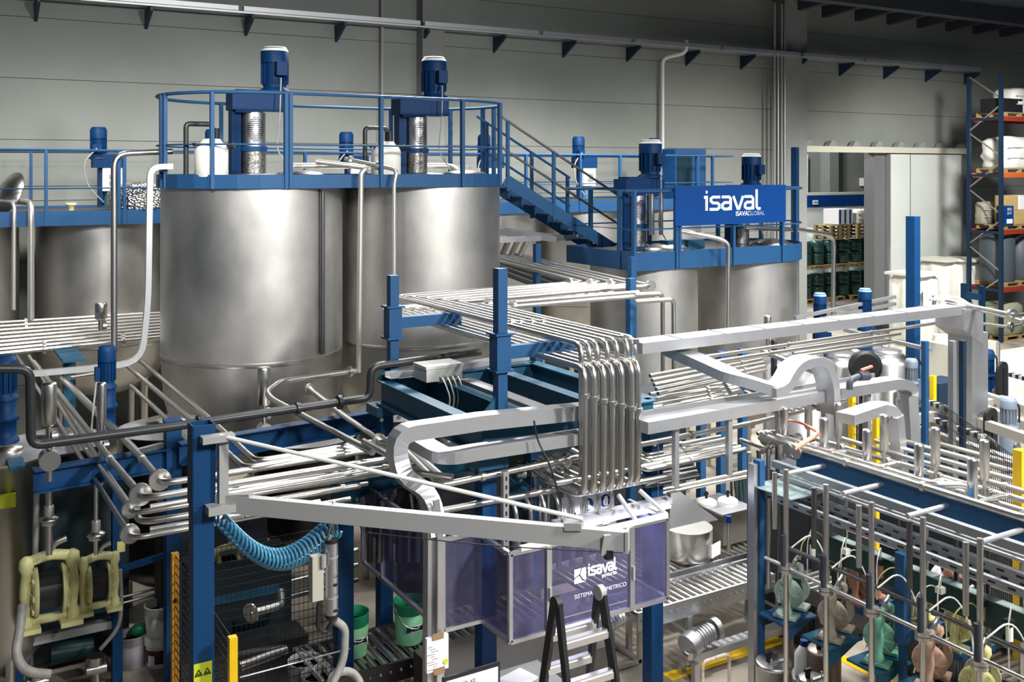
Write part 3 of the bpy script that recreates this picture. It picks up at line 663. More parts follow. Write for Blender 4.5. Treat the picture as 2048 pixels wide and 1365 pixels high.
MB().box((0,0,.1),(.42,.3,.14)).obj('body',mat('box_grey',s(190,192,186),.5),t); MB().box((0,0,.18),(.44,.32,.03)).obj('lid',mat('box_lid',s(204,206,200),.5),t); MB().box((0,.0,.015),(.1,.2,.03)).obj('foot',GALV,t)
for k in range(4):
    g=MB().cyl((-.05+.06*k,-.15,.07),(-.05+.06*k,-.2,.07),.016,n=8).obj('cable_gland',GREYP,t); MB().tube([(-.05+.06*k,-.2,.07),(-.05+.06*k,-.26,.03),(.0+.05*k,-.28,-.12),(.02+.05*k,-.2,-.3)],.009,6,.05).obj('cable',WPLAS,g)
# ================= WHITE CABLE TRAYS
Y=7.62
t=T('cable_tray','white cable tray looping in front of the blue frame and down beside paper sheet','cable tray',(3.8,Y,0.5))
def sw(pts,w,h,up,fil,nm='channel',m=GALV): return MB().sweep(pts,w,h,up,fil).obj(nm,m,t,world=True)
sw([PY(1168,822,7.65),PY(960,843,7.7),PY(790,868,7.72),PY(796,945,7.72)+V((0,-.02,0)),PY(862,992,7.4),PY(868,1075,7.3)],.13,.16,(0,-1,0),.28)
sw([PY(868,1060,7.3),PY(866,1500,7.3)],.15,.09,(0,-1,0),.01,'riser')
MB().sweep([PY(872,1000,7.25),PY(880,1075,7.22),PY(878,1500,7.22)],.05,.03,(0,-1,0),.1).obj('edge_cover',ALU,t,world=True)
t=T('cable_tray','white cable tray lower loop with curved corner in front of the frame','cable tray',PY(1000,900,7.5))
sw([PY(1172,872,7.55),PY(950,905,7.6),PY(888,916,7.62),PY(815,872,8.25)],.18,.1,(0,0,1),.3)
t=T('cable_tray','white cable tray running right from the drop pipes to big grey bend','cable tray',PZ(1300,860,2.95))
a,c=PZ(1282,853,3.05),PZ(1660,786,3.05); e=PZ(1790,765,3.05); sw([a,c,e,e+V((.22,0,-.06)),e+V((.26,-.02,-.7))],.2,.11,(0,0,1),.22)
MB().bar(a+V((0,.28,.02)),e+V((0,.28,.02)),.02,.06).obj('side_rail',GALV,t,world=True)
for k in range(5): q=a+(e-a)*(.12+.19*k); MB().box((q.x,q.y+.02,q.z-.35),(.05,.05,.55)).obj('hanger',GALV,t,world=True)
t=T('cable_tray','long bright cable trunk rising right to the grey chute','cable tray',PZ(1600,660,3.55))
a,c=PZ(1268,694,3.6),PZ(1905,619,3.6); sw([a,c],.27,.11,(0,0,1),.1)
for k in range(8): q=a+(c-a)*(.1+.115*k); MB().box((q.x,q.y,q.z+.058),(.012,.28,.01)).obj('cover_joint',ALU,t,world=True)
t=T('cable_tray','grey tray branch stepping down then arching over to the lower tray','cable tray',PZ(1450,730,3.4))
c_=PZ(1550,780,3.2); sw([PZ(1338,697,3.5),PZ(1468,755,3.32),c_],.24,.1,(0,0,1),.1)
sw([c_+V((-.1,0,0)),c_+V((.08,0,.02)),c_+V((.26,0,.24)),c_+V((.62,0,.25)),c_+V((.76,0,.0)),c_+V((.76,0,-.32))],.09,.24,(0,-1,0),.16,'arch')
t=T('grey_chute','grey sheet metal chute at the right end of the cable trunk','chute',PY(1950,640,8.4))
p=PY(1935,620,8.4); x,y,z=p
MB().prism([(x-.3,y-.15,z+.05),(x+.12,y-.15,z+.0),(x+.12,y-.15,z-.45),(x-.3,y-.15,z-.22)],(0,.42,0)).obj('hood',GALV,t,world=True)
MB().box((x+.08,y+.05,z/2-.15),(.34,.36,z-.3)).obj('duct',GALV,t,world=True)
for k in range(4): MB().tube([PY(1880,612,8.35)+V((0,.05*k,.06)),PY(1910,600,8.35)+V((0,.05*k,.06)),PY(1945,622,8.3)+V((0,.05*k,.06))],.016,6,.15).obj('cable',WPLAS,t,world=True)
t=T('cable_loop','coiled white flexible pipe bend below the tray arch','duct',PZ(1745,860,2.7))
MB().sweep([PZ(1690,838,2.95),PZ(1760,815,2.95),PZ(1778,818,2.95)+V((.1,0,-.02)),PZ(1780,830,2.9)+V((.15,-.02,-.7))],.2,.1,(0,0,1),.2).obj('bend',GALV,t,world=True)
pipe('thin black cable hanging down across the white trays',[PY(1068,842,7.4),PY(1074,880,7.4),PY(1100,930,7.3),PY(1118,990,7.3)],.008,BLACK,'black_cable','cable',fil=.1)
# ================= JIB CRANE, BALANCER
j=T('jib_crane','slim jib crane with blue column and grey arm reaching over dosing cabinet','crane',(1.9,7.78,0))
MB().box((1.9,7.78,1.43),(.155,.155,2.86)).obj('column',BLUED,j,world=True)
MB().wall([(1.82,7.70),(1.98,7.70),(1.98,7.86),(1.82,7.86)],2.86,3.47,.012,True).obj('column_head',BLUED,j,world=True)
MB().bar((2.03,7.66,2.84),(2.03,7.66,3.36),.07).bar((1.86,7.62,3.38),(2.1,7.62,3.38),.1,.05).bar((1.9,7.62,2.85),(2.12,7.62,2.85),.12,.06).obj('swivel_bracket',GREYP,j,world=True)
a=PZ(435,1005,2.87); e=PZ(1252,1082,2.87); d=(e-a).normalized()
ar=MB().bar(a,e,.07,.13); arm=ar.obj('arm',mat('arm_grey',s(188,188,188),.4,.3),j,world=True)
MB().bar(a-d*.1+V((0,0,.03)),a+d*.28+V((0,0,.075)),.06,.03).obj('arm_root',GREYP,arm,world=True)
MB().bar(e-d*.42+V((0,0,.07)),e-d*.3+V((0,0,.08)),.1,.05).bar(e-d*.1+V((-.06,-.03,.05)),e-d*.2+V((.02,-.05,-.1)),.05,.02).bar(e,e+d*.02,.1,.15).obj('arm_end_plate',GREYP,arm,world=True)
q=e-d*.3; MB().tube([PY(440,872,7.62),q+V((0,0,.12))],.016,8,.01).obj('tie_rod',WHITE,j,world=True)
MB().box(e-d*.12+V((0,0,-.1)),(.05,.04,.07)).obj('cable_stop',BLACK,arm,world=True)
w=T('warning_plate','lime warning plate with triangles on the jib column foot','sign',(1.9,7.69,.9)); pz=PY(406,1348,7.69)
MB().box((pz.x,7.695,pz.z-.06),(.135,.006,.28)).obj('plate',LIME,w,world=True)
for x in (-.032,.032):
    for z in (.02,-.12):
        b=MB(); c=V((pz.x+x,7.69,pz.z+z-.03)); b.strokes([[(-.5,0),(.5,0),(0,.9),(-.5,0)],[(-.2,.25),(.2,.25)]],c,(.05,0,0),(0,0,.05),.006)
        b.obj('symbol',INK,w,world=True)
# spiral hose hanging under the arm
a1,a2=PZ(437,1028,2.75),PZ(668,1052,2.75)
P=[];N=30*12
for i in range(N+1):
    t_=i/N; c=a1+(a2-a1)*t_; c.z-=.28*math.sin(PI*min(1,t_*1.02))+.02; ang=2*PI*30*t_; r=.075
    P.append(c+V((.01*math.cos(ang),-r*math.cos(ang),r*math.sin(ang)))+ (a2-a1).normalized()*.02*math.cos(ang))
tag(MB().tube(P,.011,6,raw=True).obj('spiral_hose',HOSEB),'light blue coiled air hose hanging below the jib arm','hose')
bl=T('load_balancer','silver cylindrical load balancer hanging from the jib arm','lifting device',PY(665,1150,7.1)); top=PY(663,1085,7.05); x,y=top.x,top.y; zb=PY(663,1228,7.05).z; zt=top.z
cy=MB().cyl((x,y,zb),(x,y,zt),.047,n=24).obj('cylinder',ALU,bl,world=True)
MB().cyl((x,y,zt),(x,y,zt+.03),.05,n=20).obj('top_cap',BLACK,bl,world=True); MB().sph((x,y,zb-.01),.05,(1,1,.8),16).obj('bottom_cap',BLACK,bl,world=True)
for z in (zb+.12,zt-.11): MB().lathe((x,y,z),[(.048,0),(.0495,.005),(.048,.01)],24).obj('ring',GREYP,cy,world=True)
hz=PZ(668,1040,2.8); MB().tube([(x-.03,y,zt+.02),(x+.005,y,zt+.17),(x+.03,y,zt+.02)],.008,6,.01).bar((x,y,zt+.15),(x+.02,y,zt+.3),.02).obj('hook',STEEL,bl,world=True)
ib=MB().box((x-.11,y+.02,(zb+zt)/2+.02),(.085,.08,.32)).obj('control_box',mat('beige_box',s(176,172,160),.5),bl,world=True); MB().cyl((x-.075,y-.03,zt-.16),(x-.075,y-.03,zt-.07),.022,n=10).obj('valve',GREYP,ib,world=True)
MB().tube([(x-.1,y,zb+.1),(x-.11,y,zb-.08),(x-.04,y,zb-.14),(x,y,zb-.06)],.016,8,.06).obj('elbow_hose',BLACK,bl,world=True)
n0=V((x+.05*.2,y-.049,0)); 
textmesh('LIFT','printed_mark',INK,cy,(x+.0,y-.05,zb+.28),(.95,-.3,0),(0,0,1),.03); textmesh('BALANCE','printed_mark',INK,cy,(x-.0,y-.05,zb+.15),(.95,-.3,0),(0,0,1),.016)
MB().box((x+.012,y-.05,zb+.225),(.03,.004,.02)).box((x+.02,y-.05,zb+.035),(.045,.004,.018)).obj('label',INK,cy,world=True)
gh=[(x+.03,y,zb-.06),(x+.1,y-.02,zb-.12),(x+.08,y-.05,zb-.35),(x-.06,y-.1,zb-.5),(x+.05,y-.22,zb-.56),(x+.2,y-.12,zb-.53),(x+.15,y,zb-.45),(x-.02,y-.02,zb-.44),(x-.08,y-.2,zb-.62),(x+.1,y-.2,zb-.85)]
tag(MB().tube(gh,.03,10,.12).obj('vacuum_hose',HOSEG),'thick grey hose looping down from the load balancer','hose')
# ================= DOSING ENCLOSURE
LH=ALU
en=T('dosing_enclosure','clear walled dosing enclosure in white frame with logo on doors','enclosure',(4.33,7.3,1.42))
xa,xb,yf,yb,z0,z1=4.33,6.02,7.28,7.86,1.42,2.16
def fr(p0,p1,w=.035,nm='frame_bar',par=en): return MB().bar(p0,p1,w).obj(nm,LH,par,world=True)
for z in (z0,z1):
    fr((xa,yf,z),(xb,yf,z)); fr((xa,yf,z),(xa,yb,z)); fr((xb,yf,z),(xb,yb,z))
for x in (xa,xb): fr((x,yf,z0),(x,yf,z1)); 
x1=PY(1096,1150,yf).x; x2=PY(1262,1150,yf).x
for x in (x1,x2): fr((x,yf,z0),(x,yf,z1),.05,'mullion')
for a_,c_ in ((xa,x1),(x1,x2),(x2,xb)): MB().bx(a_+.02,c_-.02,yf-.004,yf+.004,z0+.02,z1-.02).obj('clear_panel',CLEAR,en,world=True)
for x in (xa,xb): MB().bx(x-.004,x+.004,yf+.02,yb-.01,z0+.02,z1-.02).obj('side_panel',CLEAR,en,world=True)
MB().bx(xa,xb,yf,yb,z0-.01,z0).obj('clear_floor',CLEAR,en,world=True)
for x in (x1,x2): MB().box((x,yf-.035,1.75),(.02,.03,.12)).obj('handle',GREYP,en,world=True)
dr=MB().bx(x1+.05,x2-.05,yf-.008,yf-.006,z0+.08,z0+.09).obj('door_seal',GALV,en,world=True)
lx=PY(1148,1170,yf-.01).x; o=V((lx,yf-.012,PY(1148,1168,yf).z)); ex,ez=V((1,0,0)),V((0,0,1)); hs=.125
b=MB(); W=LINE
hexp=[(0,.0),(.0,1),(.62,1),(.42,.62),(.05,.5),(.0,.45)]
b.prism([o+ex*hs*u+ez*hs*v for u,v in ((0,.42),(.0,1),(.58,1),(.42,.60))],(0,-.003,0)).prism([o+ex*hs*u+ez*hs*v for u,v in ((.66,1),(1,1),(1,.08),(.74,.22),(.5,.58))],(0,-.003,0)).prism([o+ex*hs*u+ez*hs*v for u,v in ((0,0),(.98,0),(.66,.14),(.44,.5),(.2,.42),(0,.3))],(0,-.003,0))
b.obj('logo_mark',W,en,world=True)
logo(o+V((hs+.02,0,.045)),(.088,0,0),(0,0,.1),.017,W,'logo_lettering',en)
textmesh('pinturas','small_lettering',W,en,o+V((hs+.17,-.002,.0)),ex,ez,.05,bold=.02); textmesh('SISTEMA VOLUMETRICO','small_lettering',W,en,o+V((0,-.002,-.13)),ex,ez,.052)
# lamp over the enclosure
lp=T('fluorescent_fitting','bright twin tube lamp fitting above the clear enclosure','lamp',PY(1200,1030,7.6)); a,c=PY(1108,1062,7.62),PY(1338,1000,7.62); a.z=c.z=(a.z+c.z)/2
MB().bar(a+V((0,0,.03)),c+V((0,0,.03)),.10,.05).obj('housing',mat('lamp_housing',s(170,170,180),.5),lp,world=True); MB().bar(a+V((.03,-.02,-.015)),c+V((-.03,-.02,-.015)),.09,.03).obj('tube_lens',LAMPE,lp,world=True)
for t_ in (.05,.35,.65,.95): q=a+(c-a)*t_; MB().box(q+V((0,-.05,.07)),(.03,.04,.02)).obj('clip',GREYP,lp,world=True)
for t_ in (.08,.9): q=a+(c-a)*t_; MB().tube([q+V((0,0,.06)),q+V((0,0,.62))],.004,5,.01).obj('hanger_wire',STEEL,lp,world=True)
al=bpy.data.lights.new('tube_lamp','AREA'); al.shape='RECTANGLE'; al.size=1.4; al.size_y=.12; al.energy=12; al.color=(.84,.84,1); ao=bpy.data.objects.new('tube_lamp',al); COL.objects.link(ao); ao.location=(a+c)/2+V((0,-.02,-.045)); ao.rotation_euler=(0,0,0)
# open flap frame
fl=T('hinged_flap','hinged open top flap frame of the clear enclosure','flap',(5.3,7.4,2.16)); 
MB().bar((xa+.1,yf,z1+.03),(xb,yf,z1+.03),.04).bar((xb,yf,z1+.03),(xb-.1,yf+.28,z1+.2),.03).bar((xb-.35,yf,z1+.03),(xb-.35,yf+.28,z1+.2),.03).obj('flap_frame',WHITE,fl,world=True)
# safety sign
sg=T('safety_sign','white safety sign with two blue circles and yellow triangle','sign',PY(1170,1040,7.9)); a=PY(1124,1030,7.7); c=PY(1226,978,7.7); zc=(PY(1124,1008,7.7).z+PY(1226,980,7.7).z)/2
za=PY(1175,1045,7.7).z; zt2=PY(1175,993,7.7).z
MB().bx(a.x,c.x,7.70,7.708,za-.06,zt2+.03).obj('board',PAPER,sg,world=True)
for k,(px,py) in enumerate(((1177,1010),(1211,1002))):
    q=PY(px,py,7.69); MB().cyl((q.x,7.694,q.z),(q.x,7.699,q.z),.058,n=24).obj('blue_disc',SIGNB,sg,world=True)
    b=MB()
    if k==0: b.prism([q+V((-.03,-.004,-.045)),q+V((.042,-.004,-.045)),q+V((.04,-.004,-.02)),q+V((.008,-.004,.0)),q+V((.005,-.004,.04)),q+V((-.025,-.004,.04))],(0,.002,0))
    else: b.prism([q+V((-.02,-.004,-.045)),q+V((.02,-.004,-.045)),q+V((.032,-.004,.0)),q+V((.018,-.004,.045)),q+V((-.012,-.004,.042)),q+V((-.03,-.004,-.005))],(0,.002,0))
    b.obj('pictogram',PAPER,sg,world=True)
q=PY(1144,1028,7.69); MB().prism([q+V((-.055,0,-.045)),q+V((.055,0,-.045)),q+V((0,0,.05))],(0,.006,0)).obj('yellow_triangle',mat('sign_yellow',s(232,226,130),.5),sg,world=True); MB().strokes([[(-.6,-.5),(.6,-.5),(0,.55),(-.6,-.5)]],q+V((0,-.002,0)),(.1,0,0),(0,0,.1),.009).obj('triangle_border',INK,sg,world=True)
# back bay of the enclosure: left cabinet panels
lc=T('side_cabinet','tall clear side cabinet left of the dosing column','cabinet',(3.93,7.76,1.42)); X=3.94
for z in (1.42,2.2): 
    MB().bar((X,7.76,z),(X,9.54,z),.035).obj('frame_bar',LH,lc,world=True); MB().bar((X,7.76,z),(4.34,7.76,z),.035).obj('frame_bar',LH,lc,world=True)
for y in (7.76,9.05,9.54): MB().bar((X,y,1.42),(X,y,2.2),.035).obj('frame_post',LH,lc,world=True)
MB().bx(X-.004,X+.004,7.78,9.03,1.44,2.18).obj('clear_panel',CLEAR,lc,world=True); MB().bx(X-.004,X+.004,9.07,9.52,1.44,2.18).obj('clear_panel',CLEAR,lc,world=True)
MB().bx(X+.02,4.33,7.756,7.764,1.44,2.18).obj('front_panel',CLEAR,lc,world=True)
# dosing nozzles inside
for k in range(8):
    x=4.62+.15*k; t=T('dosing_nozzle',ORD[k]+' steel dosing nozzle from the left above the clear enclosure','nozzle',(x,7.66,1.75),group='dosing nozzles')
    MB().cyl((0,0,.0),(0,0,.25),.026,n=12).obj('tip',STEEL,t); MB().cyl((0,0,.25),(0,0,.36),.042,n=12).obj('valve_body',STEEL,t); MB().tube([(0,0,.36),(0,0,.62),(.0,.12,.7)],.022,8,.08).obj('feed_tube',STEEL,t)
# horizontal valves row under lower tray
for k in range(5):
    p=PZ(1090+34*k,925-8*k,2.7); t=T('round_valve',ORD[k]+' round valve from the left below the white tray','valve',p,group='round valves below the tray')
    MB().cyl((-.02,-.06,0),(0,-.1,0),.07,n=16).cyl((0,.1,0),(-.02,-.06,0),.04,n=12).obj('body',STEEL,t); MB().cyl((0,-.1,0),(.0,-.13,0),.03,n=10).obj('stem',GALV,t)
p=PY(1010,950,7.5); t=T('slotted_strut','vertical slotted strut in front of the dosing column','strut',(p.x,7.5,2.1)); MB().box((0,0,.33),(.055,.045,.72)).obj('channel',GALV,t); 
b=MB()
for k in range(9): b.box((0,-.024,.03+.075*k),(.016,.004,.035))
b.obj('slot_pattern',INK,t)
p=PZ(1150,965,2.6); tag(MB().bar(PZ(1015,965,2.45),PZ(1065,1005,2.3),.14,.16).obj('steel_bracket',TEAL),'petrol blue angled bracket beside the slotted strut','bracket')
# paper sheet with tape, whiteboard, paper stack
pp=T('paper_sheet','white printed sheet taped to tray riser with lime sticker','paper',PY(868,1345,7.2)); a,c=PY(850,1345,7.22),PY(893,1265,7.22)
MB().bx(a.x,c.x,7.185,7.22,a.z,c.z).obj('sheet',PAPER,pp,world=True)
MB().box(((a.x+c.x)/2,7.18,c.z+.005),(.1,.006,.05)).obj('tape',TAPE,pp,world=True); MB().box(((a.x+c.x)/2+.01,7.18,a.z+.0),(.1,.006,.05)).obj('tape',TAPE,pp,world=True)
b=MB()
for k in range(10): b.box((a.x+.03+.02*((k*7)%3),7.182,c.z-.07-.02*k),(.035+.015*((k*5)%4),.002,.005))
b.obj('print_lines',GREYP,pp,world=True); MB().cyl((c.x-.028,7.182,a.z+.06),(c.x-.028,7.178,a.z+.06),.022,n=16).obj('sticker',LIME,pp,world=True)
wb=T('whiteboard','black framed whiteboard with faint handwriting at the bottom edge','whiteboard',PY(940,1400,6.6)); a,c=PY(886,1358,6.6),PY(1000,1322,6.6)
zt=c.z-.01; MB().bx(a.x,c.x,6.6,6.62,zt-.5,zt).obj('frame',BLACK,wb,world=True); MB().bx(a.x+.025,c.x-.02,6.595,6.6,zt-.48,zt-.03).obj('writing_surface',PAPER,wb,world=True)
textmesh('VER  PED  V2',"handwriting",INK,wb,(a.x+.04,6.593,zt-.09),(1,0,0),(0,0,1),.04); textmesh('18   5 L  20 L',"handwriting",INK,wb,(a.x+.05,6.593,zt-.15),(1,0,0),(0,0,1),.04)
tb=T('steel_desk','low grey steel desk behind the whiteboard','table',(4.0,6.4,0)); q=PZ(1020,1345,.95); 
MB().bx(q.x-.4,q.x+.35,q.y-.4,q.y+.1,.9,.93).obj('desk_top',GREYP,tb,world=True)
for dx,dy in ((-.35,-.35),(.3,-.35),(-.35,.05),(.3,.05)): MB().box((q.x+dx,q.y+dy,.45),(.04,.04,.9)).obj('leg',GREYP,tb,world=True)
tag(MB().box((q.x,q.y-.12,.94),(.30,.22,.02),.25).obj('paper_stack',PAPER),'stack of white paper beside the whiteboard','paper')
# ladder
ld=T('folding_ladder','black and silver folding ladder standing in front of the enclosure','ladder',(4.45,6.55,0))
hA,hB=PY(1116,1182,6.6),PY(1186,1166,6.72); 
hA=V((hA.x,6.62,2.0)); hB=V((hA.x+.42,6.62,2.0))
for x,nm in ((hA.x,0),(hB.x,1)):
    for sy,y in ((-1,-.46),(1,.46)):
        top=V((x,6.62+sy*.03,1.97)); bot=V((x-(.02 if x==hA.x else -.08),6.62+y,.0)); mid=top+(bot-top)*.42
        MB().bar(top,mid,.035,.075).obj('upper_stile',BLACK,ld,world=True); MB().bar(mid,bot,.028,.06).obj('lower_stile',ALU if sy>0 else BLACK,ld,world=True)
    MB().cyl((x-.025,6.62,1.98),(x+.025,6.62,1.98),.06,n=16).obj('hinge',GREYP if nm else BLACK,ld,world=True)
for sy in (-1,1):
    for k in range(6):
        f_=.13+.15*k; y=6.62+sy*(.03+.43*f_); z=1.97*(1-f_); MB().box(((hA.x+hB.x)/2,y,z),(hB.x-hA.x,.05,.03)).box(((hA.x+hB.x)/2,y-.03,z-.03),(hB.x-hA.x,.012,.05)).obj('rung',ALU,ld,world=True)
MB().cyl((hA.x-.1,6.2,1.05),(hA.x-.04,6.2,1.05),.03,n=12).obj('lock_knob',BLACK,ld,world=True)
# ================= ROLLER CONVEYORS
def conveyor(label,x0,x1,y0,y1,z,step,group='roller conveyors',legs=(),m=GALV):
    t=T('roller_conveyor',label,'conveyor',(x0,y0,0),group=group)
    for y in (y0,y1): MB().bx(x0,x1,y-.015,y+.015,z-.17,z+.02).obj('side_rail',m,t,world=True)
    k=int((x1-x0)/step)
    for i in range(k):
        x=x0+step*(i+.5); MB().cyl((x,y0+.02,z-.035),(x,y1-.02,z-.035),.032,n=10).obj('roller',STEEL,t,world=True)
    b=MB()
    for i in range(0,k): b.cyl((x0+step*(i+.5),y0-.03,z-.06),(x0+step*(i+.5),y0-.015,z-.06),.012,n=6)
    b.obj('bolt_pattern',GREYP,t,world=True)
    for x in legs:
        for y in (y0,y1): MB().bx(x-.03,x+.03,y-.025,y+.025,0,z-.17).obj('leg',m,t,world=True)
        MB().bx(x-.02,x+.02,y0,y1,z-.4,z-.36).obj('cross_tie',m,t,world=True)
    return t
conveyor('near roller conveyor with bolted side plate and drive motor',6.55,9.3,8.4,8.9,.72,.095,legs=(7.25,8.6))
conveyor('far roller conveyor carrying the big steel tank',6.4,9.4,9.0,9.9,.74,.095,legs=(6.9,8.9))
conveyor('dark roller conveyor carrying the two green pails',3.35,6.3,9.15,9.95,.50,.11,legs=(3.5,5.0),m=DARKST)
dm=T('conveyor_motor','geared motor hanging at the near conveyor end','motor',(7.2,8.2,.2))
b=MB().cyl((-.05,0,.18),(.2,0,.235),.085,n=16)
for k in range(6): b.cyl((-.02+.035*k,0,.187+.0075*k),(-.005+.035*k,0,.19+.0075*k),.1,n=16)
b.obj('motor',GALV,dm); MB().cyl((.22,0,.24),(.28,0,.25),.115,n=16).obj('fan_cowl',GALV,dm); MB().cyl((-.16,-.02,.15),(-.05,0,.18),.13,n=16).obj('gearbox',GALV,dm); MB().cyl((-.2,-.12,.1),(-.2,-.05,.1),.04,n=12).obj('shaft_end',STEEL,dm)
MB().bx(-.2,1.5,-.06,.08,-.02,.06).obj('base_channel',GALV,dm)
for i,y in enumerate((8.1,8.32)): MB().bx(-.15,-.08,y-8.2-.03,y-8.2+.03,-.2,0).obj('foot',GALV,dm)
dm2=T('conveyor_motor','ribbed silver motor below enclosure beside the blue column','motor',PY(1225,1245,7.9)); b=MB().cyl((-.1,0,0),(.1,0,.05),.085,n=16)
for k in range(5): b.cyl((-.07+.035*k,0,.007+.009*k),(-.06+.035*k,0,.01+.009*k),.095,n=16)
b.obj('motor',GALV,dm2); MB().cyl((-.25,0,-.04),(-.1,0,0),.06,n=14).obj('gearbox',GREYP,dm2)
st=T('aluminium_stand','square aluminium profile stand below the ribbed motor','stand',PZ(1235,1330,.1)); q=PZ(1240,1338,.02); 
for z in (.02,.52):
    for y in (0,.5): MB().bx(q.x-.2,q.x+.28,q.y+y-.02,q.y+y+.02,z,z+.04).obj('rail',ALU,st,world=True)
for x in (-.2,.24):
    for y in (0,.5): MB().bx(q.x+x,q.x+x+.04,q.y+y-.02,q.y+y+.02,0,.54).obj('post',ALU,st,world=True)
for z in (.02,.52):
    for x in (-.18,.26): MB().bx(q.x+x-.02,q.x+x+.02,q.y,q.y+.5,z,z+.04).obj('side_rail',ALU,st,world=True)
for i,(x0,x1,l) in enumerate(((4.2,5.9,'long'),)): tag(MB().bx(x0,x1,8.0,8.9,.25,.72).obj('floor_machine',mat('dull_grey',s(84,80,76),.5,.3)),'dull grey machine base behind the folding ladder','machine')
# steel tank and hopper on the far conveyor
tk=T('steel_hopper','square stainless tank with open front tray and paper label on conveyor','tank',(7.2,10.0,.76))
tk.location=(8.1,9.3,.76)
MB().bx(8.58,9.05,9.3,9.9,.76,1.14).obj('square_tank',mat('tank_sheet',(.5,.48,.42),.45,.7,.15,4),tk,world=True)
MB().bx(8.54,9.09,9.27,9.93,1.14,1.16).obj('lid_plate',ALU,tk,world=True)
for x,y in ((8.68,9.72),(8.95,9.62)): MB().lathe((x,y,1.16),[(.13,0),(.13,.02),(.1,.04),(.0001,.06)],20).obj('round_lid',WPLAS,tk,world=True); MB().cyl((x,y,1.2),(x,y,1.3),.018,n=8).box((x,y,1.27),(.07,.02,.02)).obj('tap',INK,tk,world=True)
MB().lathe((8.0,9.28,.76),[(.27,0),(.29,.03),(.29,.36)],28).obj('round_vessel',STEEL,tk,world=True); MB().lathe((8.0,9.28,1.11),[(.27,0),(.2,-.12),(.0001,-.14)],24).obj('inner_cone',DARKST,tk,world=True)
MB().bx(7.75,8.45,9.5,9.9,.76,1.1).obj('side_box',STEEL,tk,world=True); MB().prism([(7.72,9.3,1.1),(8.5,9.3,1.1),(8.15,9.6,1.42),(8.0,9.6,1.42)],(0,.3,0)).obj('feed_hood',DARKST,tk,world=True)
MB().box((8.17,8.985,.9),(.2,.012,.15),.3).obj('paper_label',PAPER,tk,world=True)
MB().cyl((8.5,9.12,1.12),(8.5,9.12,1.2),.035,n=14).obj('blue_lamp',SIGNB,tk,world=True); MB().cyl((8.5,9.12,.76),(8.5,9.12,1.12),.02,n=10).obj('lamp_pole',STEEL,tk,world=True)
cb=T('cable_bundle','bunch of dark green cables hanging behind the slim blue post','cable',PY(1478,1010,10.3))
for k in range(7): p=PY(1462+6*k,950,10.2); q=PY(1466+5*k+3*(k%2),1060,10.1); MB().tube([p,(p+q)/2+V((.03*math.sin(k*2),0,0)),q],.018,6,.1).obj('cable',mat('cable_green',s(40,58,54),.5) if 'cable_green' not in MATS else MATS['cable_green'],cb,world=True)
# perforated box (chain guard) above hood
p=PY(1335,970,9.9); tag(MB().box((p.x,9.9,p.z-.1),(.28,.2,.55)).obj('perforated_guard',mat('perforated',(.2,.19,.18),.5,.7,.8,60)),'dark perforated guard column above the steel hopper','guard')
pipe('upper of two long pipes passing behind the lamp to slim post',[PY(1290,988,9.8),PY(1510,940,9.8)],.025); pipe('lower of two long pipes passing behind the lamp to slim post',[PY(1290,995,9.7),PY(1510,950,9.7)],.025)
for i,x in enumerate((1402,1442,1485)): p=PY(x,940,10.8); t=T('steel_column',ORD[i]+' blue back post from the left behind the steel hopper','column',(p.x,10.8,0)); MB().box((0,0,1.4),(.1,.1,2.8)).obj('post',BLUE,t)
# ================= RIGHT: PIPE FIELDS
def nth(i,s_): return ORD[i]+' '+s_
def pz(label,px,z,r,m=None,group=None,fil=None,**k): return pipe(label,[PZ(x,y,z) for x,y in px],r,m or STEEL,group=group,fil=fil,**k)
for i in range(7):
    t=i/6; a=PZ(1300,790+9.5*t*6,2.98); c=PZ(1444+4*i,768+7*i,2.98)
    d=(c-a).normalized(); pipe(nth(i,'pipe from the back in the run ending in chrome return bends'),[a,c,c+d*.12+V((0,0,.0)),c+d*.12+V((0,0,.13)),c-d*.06+V((0,0,.13))],.028,STEEL,group='pipes with return bends',fil=.06,clamps=(.55,))
for i in range(6): pz(nth(i,'thin pipe from the left slanting down under the white tray'),[(1462+14*i,792-4*i),(1560+14*i,828-3*i)],2.92,.02,group='thin pipes under the tray')
for i in range(6):
    pz(nth(i,'pipe from the back in the run below the white tray'),[(1284-2*i,896+7*i),(1293,903+7.5*i),(1440+10*i,874+5*i)],2.6,.024,group='pipes below the right tray',fil=.07,clamps=(.5,))
for i in range(4): pz(nth(i,'dark pipe from the back in the lowest run by the drops'),[(1282,940+9*i),(1292,946+9*i),(1385+4*i,928+8*i)],2.35,.024,DARKST,group='dark pipes in the lowest run',fil=.07)
pz('long thin pipe under the bright trunk reaching the chute',[(1385,718),(1560,692),(1932,638)],3.3,.022,clamps=(.3,.6)); pz('second long thin pipe under the bright trunk',[(1392,730),(1565,703),(1800,668)],3.28,.022,clamps=(.33,))
for i in range(5): pz(nth(i,'thin pipe from the back in the group above the white vessel'),[(1562+8*i,692+5*i),(1745+12*i,664+5*i)],3.0,.02,group='thin pipes above the vessel')
for i in range(5): pz(nth(i,'thin pipe from the back left of the clamp stand'),[(1300+4*i,752+9*i),(1520+3*i,712+7*i)],3.1,.022,group='thin pipes left of the clamp stand',clamps=(.8,) if i%2 else ())
for a,c,z,l in (((1525,703),(1640,748),2.98,'left'),((1690,660),(1860,700),2.98,'right')): tag(MB().bar(PZ(*a,z),PZ(*c,z),.06,.05).obj('cross_channel',GALV),l+' cross channel carrying the thin pipes over the vessels','channel')
